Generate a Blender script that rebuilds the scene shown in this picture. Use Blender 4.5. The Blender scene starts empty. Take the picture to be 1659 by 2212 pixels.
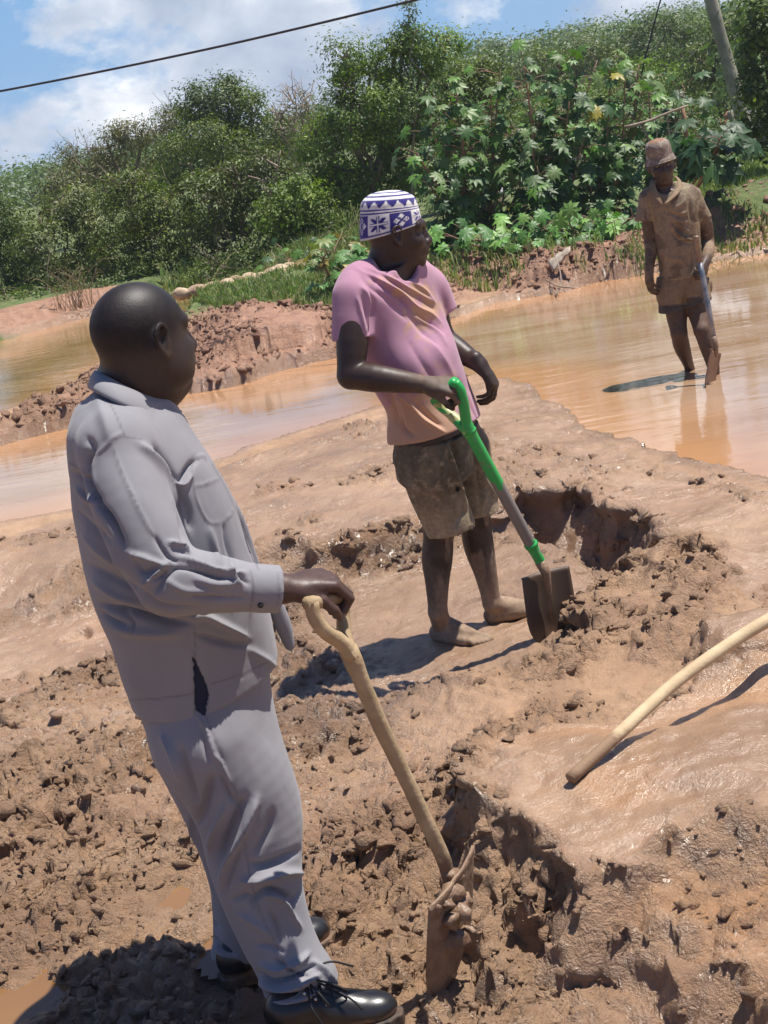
import bpy, math, random
import numpy as np
from mathutils import Vector, Matrix

# ------------------------------------------------------------------ camera
SC = bpy.context.scene
COL = SC.collection
PITCH = math.radians(14.35); ROLL = math.radians(10.0)
CAMZ = 1.81; FPX = 3300.0                 # focal length in pixels of a 1659 x 2212 picture
CAM = np.array([0.0, 0.0, CAMZ])
_F = np.array([0, math.cos(PITCH), -math.sin(PITCH)])
_r0 = np.array([1.0, 0, 0]); _u0 = np.array([0, math.sin(PITCH), math.cos(PITCH)])
_R = math.cos(ROLL) * _r0 - math.sin(ROLL) * _u0
_U = math.cos(ROLL) * _u0 + math.sin(ROLL) * _r0
cd = bpy.data.cameras.new("camera"); cam = bpy.data.objects.new("camera", cd); COL.objects.link(cam)
cd.sensor_fit = 'VERTICAL'; cd.sensor_height = 24.0; cd.lens = 24.0 * FPX / 2212.0
cd.clip_start = 0.05; cd.clip_end = 3000
cam.matrix_world = Matrix(((_R[0], _U[0], -_F[0], CAM[0]), (_R[1], _U[1], -_F[1], CAM[1]), (_R[2], _U[2], -_F[2], CAM[2]), (0, 0, 0, 1)))
SC.camera = cam

# ------------------------------------------------------------------ light
SUN_EL = math.radians(71.5); SUN_AZ = math.radians(9)      # sun stands to the right (+X), high
SDIR = Vector((math.cos(SUN_EL) * math.cos(SUN_AZ), math.cos(SUN_EL) * math.sin(SUN_AZ), math.sin(SUN_EL)))
ld = bpy.data.lights.new("sun", 'SUN'); ld.energy = 5.0; ld.angle = math.radians(0.6); ld.color = (1.0, 0.95, 0.88)
sun = bpy.data.objects.new("sun", ld); COL.objects.link(sun)
sun.rotation_euler = SDIR.to_track_quat('Z', 'Y').to_euler(); sun.location = (8, 5, 20)

def nn(nt, typ, **kw):
    n = nt.nodes.new(typ)
    for k, v in kw.items():
        if k.startswith('i_'):
            n.inputs[k[2:].replace('_', ' ')].default_value = v
        else:
            setattr(n, k, v)
    return n

W = bpy.data.worlds.new("World"); SC.world = W; W.use_nodes = True
nt = W.node_tree; nt.nodes.clear(); L = nt.links.new
out = nn(nt, 'ShaderNodeOutputWorld'); bg = nn(nt, 'ShaderNodeBackground'); bg.inputs[1].default_value = 0.055
sky = nn(nt, 'ShaderNodeTexSky', sky_type='NISHITA', sun_disc=False, sun_elevation=SUN_EL, sun_rotation=math.radians(90) - SUN_AZ, altitude=900, air_density=1.0, dust_density=1.2, ozone_density=1.2)
tc = nn(nt, 'ShaderNodeTexCoord')
sep = nn(nt, 'ShaderNodeSeparateXYZ'); L(tc.outputs['Generated'], sep.inputs[0])
def cloudmap(loc, sc):
    m_ = nn(nt, 'ShaderNodeMapping'); L(tc.outputs['Generated'], m_.inputs[0]); m_.inputs['Location'].default_value = loc; m_.inputs['Scale'].default_value = sc; return m_
mp = cloudmap((0.5, 0.0, 0.1), (1.0, 1.0, 1.5))
n1 = nn(nt, 'ShaderNodeTexNoise'); L(mp.outputs[0], n1.inputs['Vector']); n1.inputs['Scale'].default_value = 5.0; n1.inputs['Detail'].default_value = 10; n1.inputs['Roughness'].default_value = 0.60; n1.inputs['Distortion'].default_value = 0.15
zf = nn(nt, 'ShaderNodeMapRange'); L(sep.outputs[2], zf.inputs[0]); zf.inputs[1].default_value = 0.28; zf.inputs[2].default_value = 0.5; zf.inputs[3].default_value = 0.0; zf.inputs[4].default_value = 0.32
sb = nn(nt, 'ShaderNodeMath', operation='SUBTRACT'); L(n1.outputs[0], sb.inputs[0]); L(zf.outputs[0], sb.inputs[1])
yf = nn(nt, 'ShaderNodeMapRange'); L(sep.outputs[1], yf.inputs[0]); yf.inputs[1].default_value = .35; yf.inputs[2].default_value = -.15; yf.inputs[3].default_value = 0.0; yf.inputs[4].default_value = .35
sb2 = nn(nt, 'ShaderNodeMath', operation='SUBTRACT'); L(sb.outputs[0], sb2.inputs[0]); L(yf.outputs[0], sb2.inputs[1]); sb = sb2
rp = nn(nt, 'ShaderNodeValToRGB'); L(sb.outputs[0], rp.inputs[0])
rp.color_ramp.elements[0].position = 0.43; rp.color_ramp.elements[0].color = (0, 0, 0, 1)
rp.color_ramp.elements[1].position = 0.495; rp.color_ramp.elements[1].color = (1, 1, 1, 1)
mp2 = cloudmap((2.3, 1.2, 4.0), (1.0, 1.0, 1.7))
n2 = nn(nt, 'ShaderNodeTexNoise'); L(mp2.outputs[0], n2.inputs['Vector']); n2.inputs['Scale'].default_value = 9.0; n2.inputs['Detail'].default_value = 9; n2.inputs['Roughness'].default_value = 0.55; n2.inputs['Distortion'].default_value = 0.3
rc = nn(nt, 'ShaderNodeValToRGB'); L(n2.outputs[0], rc.inputs[0])
rc.color_ramp.elements[0].position = 0.36; rc.color_ramp.elements[0].color = (5.4, 6.6, 8.8, 1)
rc.color_ramp.elements[1].position = 0.62; rc.color_ramp.elements[1].color = (14.5, 14.9, 15.4, 1)
e = rc.color_ramp.elements.new(0.52); e.color = (9.2, 10.2, 11.8, 1)
tn = nn(nt, 'ShaderNodeVectorMath', operation='MULTIPLY'); L(sky.outputs[0], tn.inputs[0]); tn.inputs[1].default_value = (0.78, 1.0, 1.42)
mx = nn(nt, 'ShaderNodeMix', data_type='RGBA'); L(rp.outputs[0], mx.inputs[0])
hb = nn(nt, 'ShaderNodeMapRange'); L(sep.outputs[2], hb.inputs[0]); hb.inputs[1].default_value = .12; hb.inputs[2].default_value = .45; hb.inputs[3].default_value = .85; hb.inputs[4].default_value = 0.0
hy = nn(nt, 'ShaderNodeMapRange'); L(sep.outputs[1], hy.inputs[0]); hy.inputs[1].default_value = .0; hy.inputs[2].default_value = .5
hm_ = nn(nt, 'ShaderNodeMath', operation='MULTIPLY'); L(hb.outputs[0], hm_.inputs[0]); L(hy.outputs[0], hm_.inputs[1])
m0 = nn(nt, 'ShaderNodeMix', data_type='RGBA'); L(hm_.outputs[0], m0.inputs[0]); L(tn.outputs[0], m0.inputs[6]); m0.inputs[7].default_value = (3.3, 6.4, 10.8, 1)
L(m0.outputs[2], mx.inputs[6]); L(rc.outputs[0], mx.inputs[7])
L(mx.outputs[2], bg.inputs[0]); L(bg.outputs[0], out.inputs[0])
SC.view_settings.view_transform = 'Standard'; SC.view_settings.look = 'None'; SC.view_settings.gamma = 1
SC.view_settings.exposure = 0.47
SC.cycles.max_bounces = 8; SC.cycles.transparent_max_bounces = 8
SC.cycles.use_denoising = True

# ------------------------------------------------------------------ tools
rng = np.random.default_rng(11)

def ray(px, py):
    d = _F + (px - 829.5) / FPX * _R + (1106 - py) / FPX * _U
    return d

def G(px, py, z=0.0):                     # picture point -> point on the level z
    d = ray(px, py); t = (z - CAMZ) / d[2]; return CAM + t * d

def P(px, py, Y):                         # picture point -> point at forward distance Y
    d = ray(px, py); return CAM + d * (Y / d[1])

def proj(p):                              # world points -> picture px
    q = np.asarray(p) - CAM
    w = q @ _F
    return 829.5 + FPX * (q @ _R) / w, 1106 - FPX * (q @ _U) / w

def hsh(i, j, k=0, s=0):
    n = (i.astype(np.int64) * 374761393 + j.astype(np.int64) * 668265263 + np.int64(k) * 2147483647 + s * 974634777) if np.isscalar(k) else (i.astype(np.int64) * 374761393 + j.astype(np.int64) * 668265263 + k.astype(np.int64) * 1274126177 + s * 974634777)
    n = (n ^ (n >> 13)) * 1274126177
    n = n & 0x7fffffff
    n = (n ^ (n >> 16)) * 668265263
    return ((n & 0xffffff) / 16777215.0).astype(np.float32)

def vn2(x, y, s=0):
    xi = np.floor(x); yi = np.floor(y); fx = x - xi; fy = y - yi
    fx = fx * fx * fx * (fx * (fx * 6 - 15) + 10); fy = fy * fy * fy * (fy * (fy * 6 - 15) + 10)
    a = hsh(xi, yi, 0, s); b = hsh(xi + 1, yi, 0, s); c = hsh(xi, yi + 1, 0, s); d = hsh(xi + 1, yi + 1, 0, s)
    return (a + (b - a) * fx + (c - a) * fy + (a - b - c + d) * fx * fy) * 2 - 1

def fbm2(x, y, o=4, s=0, g=0.5):
    r = 0; a = 1.0; t = 0
    for i in range(o):
        r = r + a * vn2(x * 2 ** i + 17.3 * i, y * 2 ** i - 9.1 * i, s + i); t += a; a *= g
    return r / t

def vn3(p, s=0):
    i = np.floor(p); f = p - i; f = f * f * (3 - 2 * f)
    r = 0
    for dx_ in (0, 1):
        for dy_ in (0, 1):
            for dz_ in (0, 1):
                w = (f[:, 0] if dx_ else 1 - f[:, 0]) * (f[:, 1] if dy_ else 1 - f[:, 1]) * (f[:, 2] if dz_ else 1 - f[:, 2])
                r = r + w * hsh(i[:, 0] + dx_, i[:, 1] + dy_, i[:, 2] + dz_, s)
    return r * 2 - 1

def fbm3(p, o=3, s=0):
    r = 0; a = 1.0; t = 0
    for i in range(o):
        r = r + a * vn3(p * 2 ** i + 7.7 * i, s + i); t += a; a *= 0.5
    return r / t

def worley(x, y, s=0):
    xi = np.floor(x); yi = np.floor(y)
    f1 = np.full(x.shape, 9.0, np.float32); f2 = f1.copy(); idv = np.zeros(x.shape, np.float32)
    for a in (-1, 0, 1):
        for b in (-1, 0, 1):
            cx = xi + a; cy = yi + b
            px_ = cx + hsh(cx, cy, 0, s); py_ = cy + hsh(cx, cy, 0, s + 5)
            d = np.hypot(x - px_, y - py_)
            m = d < f1
            f2 = np.where(m, f1, np.minimum(f2, d)); idv = np.where(m, hsh(cx, cy, 0, s + 9), idv); f1 = np.where(m, d, f1)
    return f1, f2, idv

def sst(a, b, x):
    t = np.clip((x - a) / (b - a), 0, 1); return t * t * (3 - 2 * t)

def seg_dist(x, y, pts):                  # distance to a polyline
    d = np.full(x.shape, 1e9, np.float32)
    for (ax, ay), (bx, by) in zip(pts[:-1], pts[1:]):
        vx, vy = bx - ax, by - ay; l2 = vx * vx + vy * vy + 1e-12
        t = np.clip(((x - ax) * vx + (y - ay) * vy) / l2, 0, 1)
        d = np.minimum(d, np.hypot(x - ax - t * vx, y - ay - t * vy))
    return d

def poly_sd(x, y, pts):                   # signed distance, negative inside
    pts = [(float(a), float(b)) for a, b in pts]
    q = pts + [pts[0]]
    d = seg_dist(x, y, q)
    ins = np.zeros(x.shape, bool)
    for (ax, ay), (bx, by) in zip(q[:-1], q[1:]):
        if ay == by: continue
        c = ((ay > y) != (by > y)) & (x < (bx - ax) * (y - ay) / (by - ay) + ax)
        ins ^= c
    return np.where(ins, -d, d)

def gp(lst, z=0.0):                       # px polygon -> ground xy polygon
    return [tuple(G(a, b, z)[:2]) for a, b in lst]

def mesh_np(name, co, faces, mats, parent=None, smooth=True, attrs=None, mi=None, link=True):
    """co Nx3, faces: Mx3 or Mx4 int array (or list of such arrays)."""
    me = bpy.data.meshes.new(name)
    fl = faces if isinstance(faces, list) else [faces]
    fl = [np.asarray(f, np.int32) for f in fl if len(f)]
    me.vertices.add(len(co)); me.vertices.foreach_set('co', np.asarray(co, np.float32).ravel())
    nl = sum(f.size for f in fl); nf = sum(len(f) for f in fl)
    me.loops.add(nl); me.polygons.add(nf)
    me.loops.foreach_set('vertex_index', np.concatenate([f.ravel() for f in fl]))
    tot = np.concatenate([np.full(len(f), f.shape[1], np.int32) for f in fl])
    st = np.concatenate([[0], np.cumsum(tot)[:-1]]).astype(np.int32)
    me.polygons.foreach_set('loop_start', st); me.polygons.foreach_set('loop_total', tot)
    if smooth: me.polygons.foreach_set('use_smooth', np.ones(nf, bool))
    if mi is not None: me.polygons.foreach_set('material_index', np.asarray(mi, np.int32))
    for k, v in (attrs or {}).items():
        v = np.asarray(v, np.float32)
        if v.ndim == 1:
            a = me.attributes.new(k, 'FLOAT', 'POINT'); a.data.foreach_set('value', v)
        else:
            if v.shape[1] == 3: v = np.concatenate([v, np.ones((len(v), 1), np.float32)], 1)
            a = me.attributes.new(k, 'FLOAT_COLOR', 'POINT'); a.data.foreach_set('color', v.ravel())
    me.update(); me.validate()
    for m in (mats if isinstance(mats, (list, tuple)) else [mats]): me.materials.append(m)
    o = bpy.data.objects.new(name, me)
    COL.objects.link(o)
    if parent is not None: o.parent = parent; o.matrix_parent_inverse = Matrix.Translation(parent.location).inverted() if parent.type == 'EMPTY' else Matrix()
    return o

def tag(o, label=None, cat=None, group=None, kind=None):
    if label: o['label'] = label
    if cat: o['category'] = cat
    if group: o['group'] = group
    if kind: o['kind'] = kind
    return o

def thing(name, label, cat, loc=(0, 0, 0), group=None):
    o = bpy.data.objects.new(name, None); COL.objects.link(o); o.location = Vector([float(v) for v in loc]); o.empty_display_size = 0.1
    return tag(o, label, cat, group)

class MB:                                  # mesh collector
    def __init__(s): s.v = []; s.q = []; s.t = []; s.n = 0; s.a = {}
    def add(s, co, quads=None, tris=None, **att):
        co = np.asarray(co, np.float32).reshape(-1, 3)
        s.v.append(co)
        if quads is not None and len(quads): s.q.append(np.asarray(quads, np.int64).reshape(-1, 4) + s.n)
        if tris is not None and len(tris): s.t.append(np.asarray(tris, np.int64).reshape(-1, 3) + s.n)
        for k, v in att.items():
            v = np.asarray(v, np.float32)
            if v.ndim == 0: v = np.full(len(co), v, np.float32)
            s.a.setdefault(k, []).append(v)
        s.n += len(co); return s
    def build(s, name, mat, parent=None, smooth=True):
        f = []
        if s.q: f.append(np.concatenate(s.q))
        if s.t: f.append(np.concatenate(s.t))
        return mesh_np(name, np.concatenate(s.v), f, mat, parent, smooth, {k: np.concatenate(v) for k, v in s.a.items()})

def unit(v):
    v = np.asarray(v, float); return v / (np.linalg.norm(v) + 1e-12)

def tube(pts, rad, seg=8, cap=True, flat=None):
    """tube along points; rad scalar or list. returns co, quads, tris."""
    pts = np.asarray(pts, float); n = len(pts)
    rad = np.full(n, rad, float) if np.isscalar(rad) else np.asarray(rad, float)
    tan = np.gradient(pts, axis=0); tan /= np.linalg.norm(tan, axis=1)[:, None] + 1e-12
    ref = np.array([0, 0, 1.0]) if abs(tan[0][2]) < 0.9 else np.array([0, 1.0, 0])
    co = []; u = unit(np.cross(tan[0], ref))
    for i in range(n):
        u = unit(u - tan[i] * np.dot(u, tan[i])); w = np.cross(tan[i], u)
        a = np.arange(seg) * 2 * math.pi / seg
        fl = 1.0 if flat is None else flat
        co.append(pts[i] + rad[i] * (np.cos(a)[:, None] * u + fl * np.sin(a)[:, None] * w))
    co = np.concatenate(co)
    i = np.arange(n - 1)[:, None] * seg; j = np.arange(seg)[None, :]; j2 = (j + 1) % seg
    q = np.stack([i + j, i + j2, i + seg + j2, i + seg + j], -1).reshape(-1, 4)
    t = []
    if cap:
        c0 = len(co); co = np.concatenate([co, pts[:1] - tan[0] * rad[0] * 0.25, pts[-1:] + tan[-1] * rad[-1] * 0.25])
        for k in range(seg):
            t.append((c0, (k + 1) % seg, k)); t.append((c0 + 1, (n - 1) * seg + k, (n - 1) * seg + (k + 1) % seg))
    return co, q, np.array(t, np.int64).reshape(-1, 3)

def spline(pts, n=24):
    pts = np.asarray(pts, float); m = len(pts)
    P_ = np.vstack([2 * pts[0] - pts[1], pts, 2 * pts[-1] - pts[-2]])
    ts = np.linspace(0, m - 1 - 1e-9, n); o = []
    for t in ts:
        i = int(t); f = t - i; a, b, c, d = P_[i], P_[i + 1], P_[i + 2], P_[i + 3]
        o.append(0.5 * ((2 * b) + (-a + c) * f + (2 * a - 5 * b + 4 * c - d) * f * f + (-a + 3 * b - 3 * c + d) * f ** 3))
    return np.array(o)

# ------------------------------------------------------------------ materials
def new_mat(name):
    m = bpy.data.materials.new(name); m.use_nodes = True; nt = m.node_tree
    b = nt.nodes['Principled BSDF']; return m, nt, b, nt.links.new

def simple_mat(name, c1, c2=None, rough=0.6, scale=20, bump=0.2, bscale=60, bdist=0.002, spec=0.5, metal=0.0, sheen=0.0, coat=0.0, attr=None, c3=None, detail=6, lo=0.35, hi=0.65, sss=0.0):
    """noise-mixed principled; attr = float attribute mixing towards c3."""
    m, nt, b, L = new_mat(name)
    tc = nn(nt, 'ShaderNodeTexCoord'); n = nn(nt, 'ShaderNodeTexNoise'); L(tc.outputs['Object'], n.inputs['Vector']); n.inputs['Scale'].default_value = scale; n.inputs['Detail'].default_value = detail
    r = nn(nt, 'ShaderNodeValToRGB'); L(n.outputs[0], r.inputs[0]); c2 = c2 or c1
    r.color_ramp.elements[0].position = lo; r.color_ramp.elements[0].color = (*c1, 1)
    r.color_ramp.elements[1].position = hi; r.color_ramp.elements[1].color = (*c2, 1)
    col = r.outputs[0]
    if attr:
        a = nn(nt, 'ShaderNodeAttribute', attribute_name=attr)
        n3 = nn(nt, 'ShaderNodeTexNoise'); L(tc.outputs['Object'], n3.inputs['Vector']); n3.inputs['Scale'].default_value = 35; n3.inputs['Detail'].default_value = 8
        ad = nn(nt, 'ShaderNodeMath', operation='ADD'); L(a.outputs['Fac'], ad.inputs[0]); L(n3.outputs[0], ad.inputs[1])
        rr = nn(nt, 'ShaderNodeMapRange'); L(ad.outputs[0], rr.inputs[0]); rr.inputs[1].default_value = 0.85; rr.inputs[2].default_value = 1.15
        mx = nn(nt, 'ShaderNodeMix', data_type='RGBA'); L(rr.outputs[0], mx.inputs[0]); L(col, mx.inputs[6]); mx.inputs[7].default_value = (*c3, 1); col = mx.outputs[2]
    L(col, b.inputs['Base Color'])
    b.inputs['Roughness'].default_value = rough; b.inputs['Metallic'].default_value = metal; b.inputs['Specular IOR Level'].default_value = spec
    b.inputs['Sheen Weight'].default_value = sheen; b.inputs['Coat Weight'].default_value = coat
    n2 = nn(nt, 'ShaderNodeTexNoise'); L(tc.outputs['Object'], n2.inputs['Vector']); n2.inputs['Scale'].default_value = bscale; n2.inputs['Detail'].default_value = 5
    bp = nn(nt, 'ShaderNodeBump'); bp.inputs['Strength'].default_value = bump; bp.inputs['Distance'].default_value = bdist; L(n2.outputs[0], bp.inputs['Height']); L(bp.outputs[0], b.inputs['Normal'])
    return m

def vcol_mat(name, attr='col', rough=0.6, rattr=None, bump=0.3, bscale=80, bdist=0.002, spec=0.5, coat=0.0, vary=0.15, sheen=0.0):
    m, nt, b, L = new_mat(name)
    tc = nn(nt, 'ShaderNodeTexCoord'); a = nn(nt, 'ShaderNodeAttribute', attribute_name=attr)
    n = nn(nt, 'ShaderNodeTexNoise'); L(tc.outputs['Object'], n.inputs['Vector']); n.inputs['Scale'].default_value = 60; n.inputs['Detail'].default_value = 6
    mr = nn(nt, 'ShaderNodeMapRange'); L(n.outputs[0], mr.inputs[0]); mr.inputs[1].default_value = 0.3; mr.inputs[2].default_value = 0.7; mr.inputs[3].default_value = 1 - vary; mr.inputs[4].default_value = 1 + vary
    mx = nn(nt, 'ShaderNodeVectorMath', operation='SCALE'); L(a.outputs['Color'], mx.inputs[0]); L(mr.outputs[0], mx.inputs['Scale'])
    L(mx.outputs[0], b.inputs['Base Color'])
    b.inputs['Roughness'].default_value = rough; b.inputs['Specular IOR Level'].default_value = spec; b.inputs['Coat Weight'].default_value = coat; b.inputs['Sheen Weight'].default_value = sheen
    n2 = nn(nt, 'ShaderNodeTexNoise'); L(tc.outputs['Object'], n2.inputs['Vector']); n2.inputs['Scale'].default_value = bscale; n2.inputs['Detail'].default_value = 5
    bp = nn(nt, 'ShaderNodeBump'); bp.inputs['Strength'].default_value = bump; bp.inputs['Distance'].default_value = bdist
    if rattr:
        ra = nn(nt, 'ShaderNodeAttribute', attribute_name=rattr)
        m1 = nn(nt, 'ShaderNodeMapRange'); L(ra.outputs['Fac'], m1.inputs[0]); m1.inputs[3].default_value = rough; m1.inputs[4].default_value = .85; L(m1.outputs[0], b.inputs['Roughness'])
        m2 = nn(nt, 'ShaderNodeMapRange'); L(ra.outputs['Fac'], m2.inputs[0]); m2.inputs[3].default_value = bump; m2.inputs[4].default_value = 1.0; L(m2.outputs[0], bp.inputs['Strength'])
        m3 = nn(nt, 'ShaderNodeMapRange'); L(ra.outputs['Fac'], m3.inputs[0]); m3.inputs[3].default_value = spec; m3.inputs[4].default_value = .25; L(m3.outputs[0], b.inputs['Specular IOR Level'])
    bp.inputs['Distance'].default_value = bdist; L(n2.outputs[0], bp.inputs['Height']); L(bp.outputs[0], b.inputs['Normal'])
    return m
# ------------------------------------------------------------------ ground
def axis(segs):
    a = [segs[0][0]]
    for (s, e, st) in segs:
        n = max(1, int(round((e - s) / st))); a += list(np.linspace(s, e, n + 1)[1:])
    return np.array(a, np.float32)
def geo(a, b, s0, r):
    o = [a]; s = s0
    while o[-1] < b: o.append(o[-1] + s); s *= r
    return o
xr = geo(3.0, 150, 0.03, 1.07); xs = np.array([-v for v in xr[::-1]] + list(axis([(-3, -1.5, .02), (-1.5, 1.5, .0105), (1.5, 3.0, .018)]))[1:-1] + xr, np.float32)
ya = axis([(0.2, 2.4, .06), (2.4, 6.6, .0105), (6.6, 9.0, .018), (9.0, 12.0, .03), (12.0, 16.0, .035), (16.0, 24.0, .06)])
ys = np.concatenate([-np.array(geo(0.3, 60, .3, 1.2)[::-1], np.float32) + 0.4, ya, np.array(geo(24.0, 200, .12, 1.08)[1:], np.float32)])
ys = np.unique(ys)
GX, GY = np.meshgrid(xs, ys); NX, NY = len(xs), len(ys)
wx = GX + 0.10 * fbm2(GX * 1.9, GY * 1.9, 3, 3) + 0.03 * fbm2(GX * 9, GY * 9, 2, 8)
wy = GY + 0.10 * fbm2(GX * 1.9, GY * 1.9, 3, 4) + 0.03 * fbm2(GX * 9, GY * 9, 2, 9)

POND = [(-900, 1210), (0, 962), (160, 925), (250, 885), (400, 852), (500, 838), (600, 806), (730, 775), (830, 735), (930, 702), (1060, 657), (1200, 636), (1300, 607), (1400, 592), (1560, 562), (1659, 545), (2300, 430),
        (2300, 1230), (1659, 1055), (1480, 1010), (1330, 962), (1215, 905), (1170, 862), (1110, 830), (1050, 822), (930, 850), (840, 885), (700, 930), (560, 975), (480, 1012), (300, 1070), (150, 1120), (0, 1150), (-900, 1420)]
BACKP = [(-900, 900), (0, 737), (195, 684), (380, 646), (520, 622), (560, 640), (400, 690), (250, 790), (190, 842), (60, 885), (0, 903), (-900, 1150)]
pond = gp(POND); backp = gp(BACKP)
d1 = poly_sd(wx, wy, pond); d2 = poly_sd(wx, wy, backp)
dist = GY
# dry land heights
H = 0.05 + 0 * GX
# far land rises gently, hill to the right
H = H + 0.22 * sst(14.5, 17.5, GY)
H = H + 0.012 * np.clip(GY - 24, 0, 1e9) * 0.6 + 0.025 * np.clip(GY - 30, 0, 60) * sst(0, 16, GX)
# embankment between the two ponds and its mound
emb = seg_dist(wx, wy, gp([(-900, 1180), (0, 935), (110, 905), (200, 865), (300, 790), (400, 755)], .1))
H = np.maximum(H, 0.17 * (1 - sst(0.05, 0.75, emb)))
mound = poly_sd(wx, wy, gp([(420, 700), (480, 668), (570, 655), (660, 655), (735, 662), (800, 672), (800, 745), (700, 770), (560, 800), (430, 830), (395, 820)], .2))
H = np.maximum(H, 0.31 * (1 - sst(-0.75, 0.35, mound)) + 0)
far = seg_dist(wx, wy, gp([(900, 640), (930, 620), (1060, 600), (1150, 585), (1210, 590), (1320, 565), (1420, 545)], .1))
H = np.maximum(H, 0.27 * (1 - sst(0.1, 0.8, far)))
lb = seg_dist(wx, wy, gp([(-400, 800), (0, 718), (120, 690), (190, 672)], .05))
H = np.maximum(H, 0.20 * (1 - sst(0.05, 0.6, lb)))
rb = seg_dist(wx, wy, gp([(1580, 480), (1700, 445), (1900, 420)], .2))
H = np.maximum(H, 0.45 * (1 - sst(0.2, 1.1, rb)) * (GY > 8))
# tongue of mud flat: nearer edges
flat = poly_sd(wx, wy, gp([(-900, 1500), (0, 1160), (300, 1080), (560, 985), (840, 895), (1050, 830), (1130, 842), (1200, 900), (1330, 970), (1480, 1020), (1659, 1065), (2300, 1240), (2300, 1700), (1640, 1330), (1540, 1260), (1400, 1110), (1290, 1085), (1080, 1110), (1040, 1160), (800, 1230), (600, 1260), (-900, 1760)], .05))
H = np.where(flat < 0, 0.055 + 0.05 * sst(0, 0.8, -flat) + 0.03 * fbm2(GX * 1.4, GY * 1.4, 3, 31), H)
# floors
pitP = [(560, 1330), (620, 1265), (760, 1235), (900, 1200), (1010, 1160), (1090, 1150), (1180, 1105), (1290, 1085), (1330, 1110), (1370, 1180), (1400, 1260), (1330, 1330), (1290, 1420), (1180, 1480), (1000, 1520), (700, 1560), (560, 1500)]
pit = poly_sd(wx, wy, gp(pitP, -.03))
low = poly_sd(wx, wy, gp([(-900, 1500), (0, 1330), (420, 1330), (620, 1420), (800, 1530), (860, 1660), (905, 1790), (1010, 1850), (1110, 1890), (1240, 1990), (1320, 2050), (1450, 2105), (1560, 2170), (1700, 2280), (2300, 2900), (-900, 4500)], -.1))
H = np.where(GY < 5.5, H * 1.0, H)
mid = 1 - sst(-0.25, 0.45, low)
H = H * (1 - mid) + (-0.07 - 0.09 * sst(4.6, 3.3, GY)) * mid
# right mound of smooth mud
rm = poly_sd(wx, wy, gp([(890, 1740), (960, 1680), (1080, 1590), (1250, 1540), (1400, 1520), (1659, 1380), (2400, 1300), (2400, 2700), (1659, 2240), (1570, 2130), (1500, 2085), (1400, 2010), (1330, 1975), (1230, 1950), (1120, 1850), (1010, 1800)], 0.05))
rm0 = rm.copy(); rm = rm + 0.06 * fbm2(GX * 5, GY * 5, 3, 71) + 0.022 * fbm2(GX * 17, GY * 17, 2, 72)
RM = -0.20 + 0.27 * sst(0.13, -0.10, rm) + 0.05 * sst(-0.1, -0.7, rm) + 0.03 * fbm2(GX * 2.2, GY * 2.2, 3, 77)
H = np.where(rm < 0.13, np.maximum(H, RM), H)
pit0 = pit.copy(); pit = pit + 0.05 * fbm2(GX * 5, GY * 5, 3, 73) + 0.02 * fbm2(GX * 17, GY * 17, 2, 74)
pf = sst(0.05, -0.10, pit)
H = H * (1 - pf) + (-0.055 + 0.02 * fbm2(GX * 3, GY * 3, 3, 5)) * pf
# deep dark corner of the pit, and the crest right of it
crest = seg_dist(wx, wy, gp([(1300, 1130), (1400, 1160), (1440, 1250), (1500, 1300), (1470, 1380)], 0.05))
H = H + 0.07 * np.exp(-(crest / 0.16) ** 2) * (1 - pf)
rlump = seg_dist(wx, wy, gp([(1600, 1400), (1640, 1420), (1700, 1390)], .1)); H = H + 0.13 * np.exp(-(rlump / 0.13) ** 2)
slab = seg_dist(wx, wy, gp([(1480, 1240), (1500, 1190)], .1)); H = H + 0.07 * np.exp(-(slab / 0.10) ** 2)
# under water
dw = np.minimum(d1, d2)
H = np.where(dw < 0.25, np.minimum(H, 0.0 + 0.35 * np.clip(dw, -9, 1) + 0.055), H)
H = np.where(dw < 0, np.maximum(-0.34, -0.02 + 0.5 * dw + .03 * fbm2(GX, GY, 2, 6)), H)
# step cut into ledge near the front right (shelf with clods hanging over)
shf = poly_sd(wx, wy, gp([(1290, 1985), (1400, 1925), (1659, 1900), (2300, 1950), (2300, 2800), (1659, 2240), (1540, 2130), (1430, 2060)], 0.0))
H = H - 0.07 * sst(0.06, -0.08, shf + .04 * fbm2(GX * 7, GY * 7, 3, 78))
hollow = seg_dist(wx, wy, gp([(1170, 1150), (1280, 1175), (1360, 1215), (1385, 1265)], -.08)); H = H - .15 * (1 - sst(.05, .24, hollow + .03 * fbm2(GX * 8, GY * 8, 2, 79)))
# ---- roughness zones
rough = np.zeros_like(H)
rough = np.maximum(rough, mid * (1 - sst(-0.02, -0.10, rm)))
rough = np.maximum(rough, 0.9 * np.exp(-(np.clip(pit, -9, 9) / 0.16) ** 2))
rough = np.maximum(rough, 0.95 * (1 - sst(0.1, 1.0, emb)) * (dw > -0.1))
rough = np.maximum(rough, 1.0 * np.exp(-((mound + .02) / .5) ** 2)); rough = np.where((mound < -.45), .3, rough)
rough = np.maximum(rough, 0.9 * (1 - sst(0.3, 0.9, far)))
rough = np.maximum(rough, 0.6 * np.exp(-(crest / 0.2) ** 2))
rough = np.maximum(rough, 0.7 * (1 - sst(0.3, 1.2, rb)))
edge = np.exp(-(rm / 0.10) ** 2); rough = np.maximum(rough, 0.75 * edge)
rough = np.maximum(rough, 0.6 * np.exp(-(shf / 0.09) ** 2))
rough = rough * (1 - 0.45 * sst(-0.1, -0.25, pit) * sst(1.0, 0.0, np.abs(GX + .0)))   # trodden floor round the feet
patch = fbm2(GX * 2.3, GY * 2.3, 3, 41)
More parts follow.
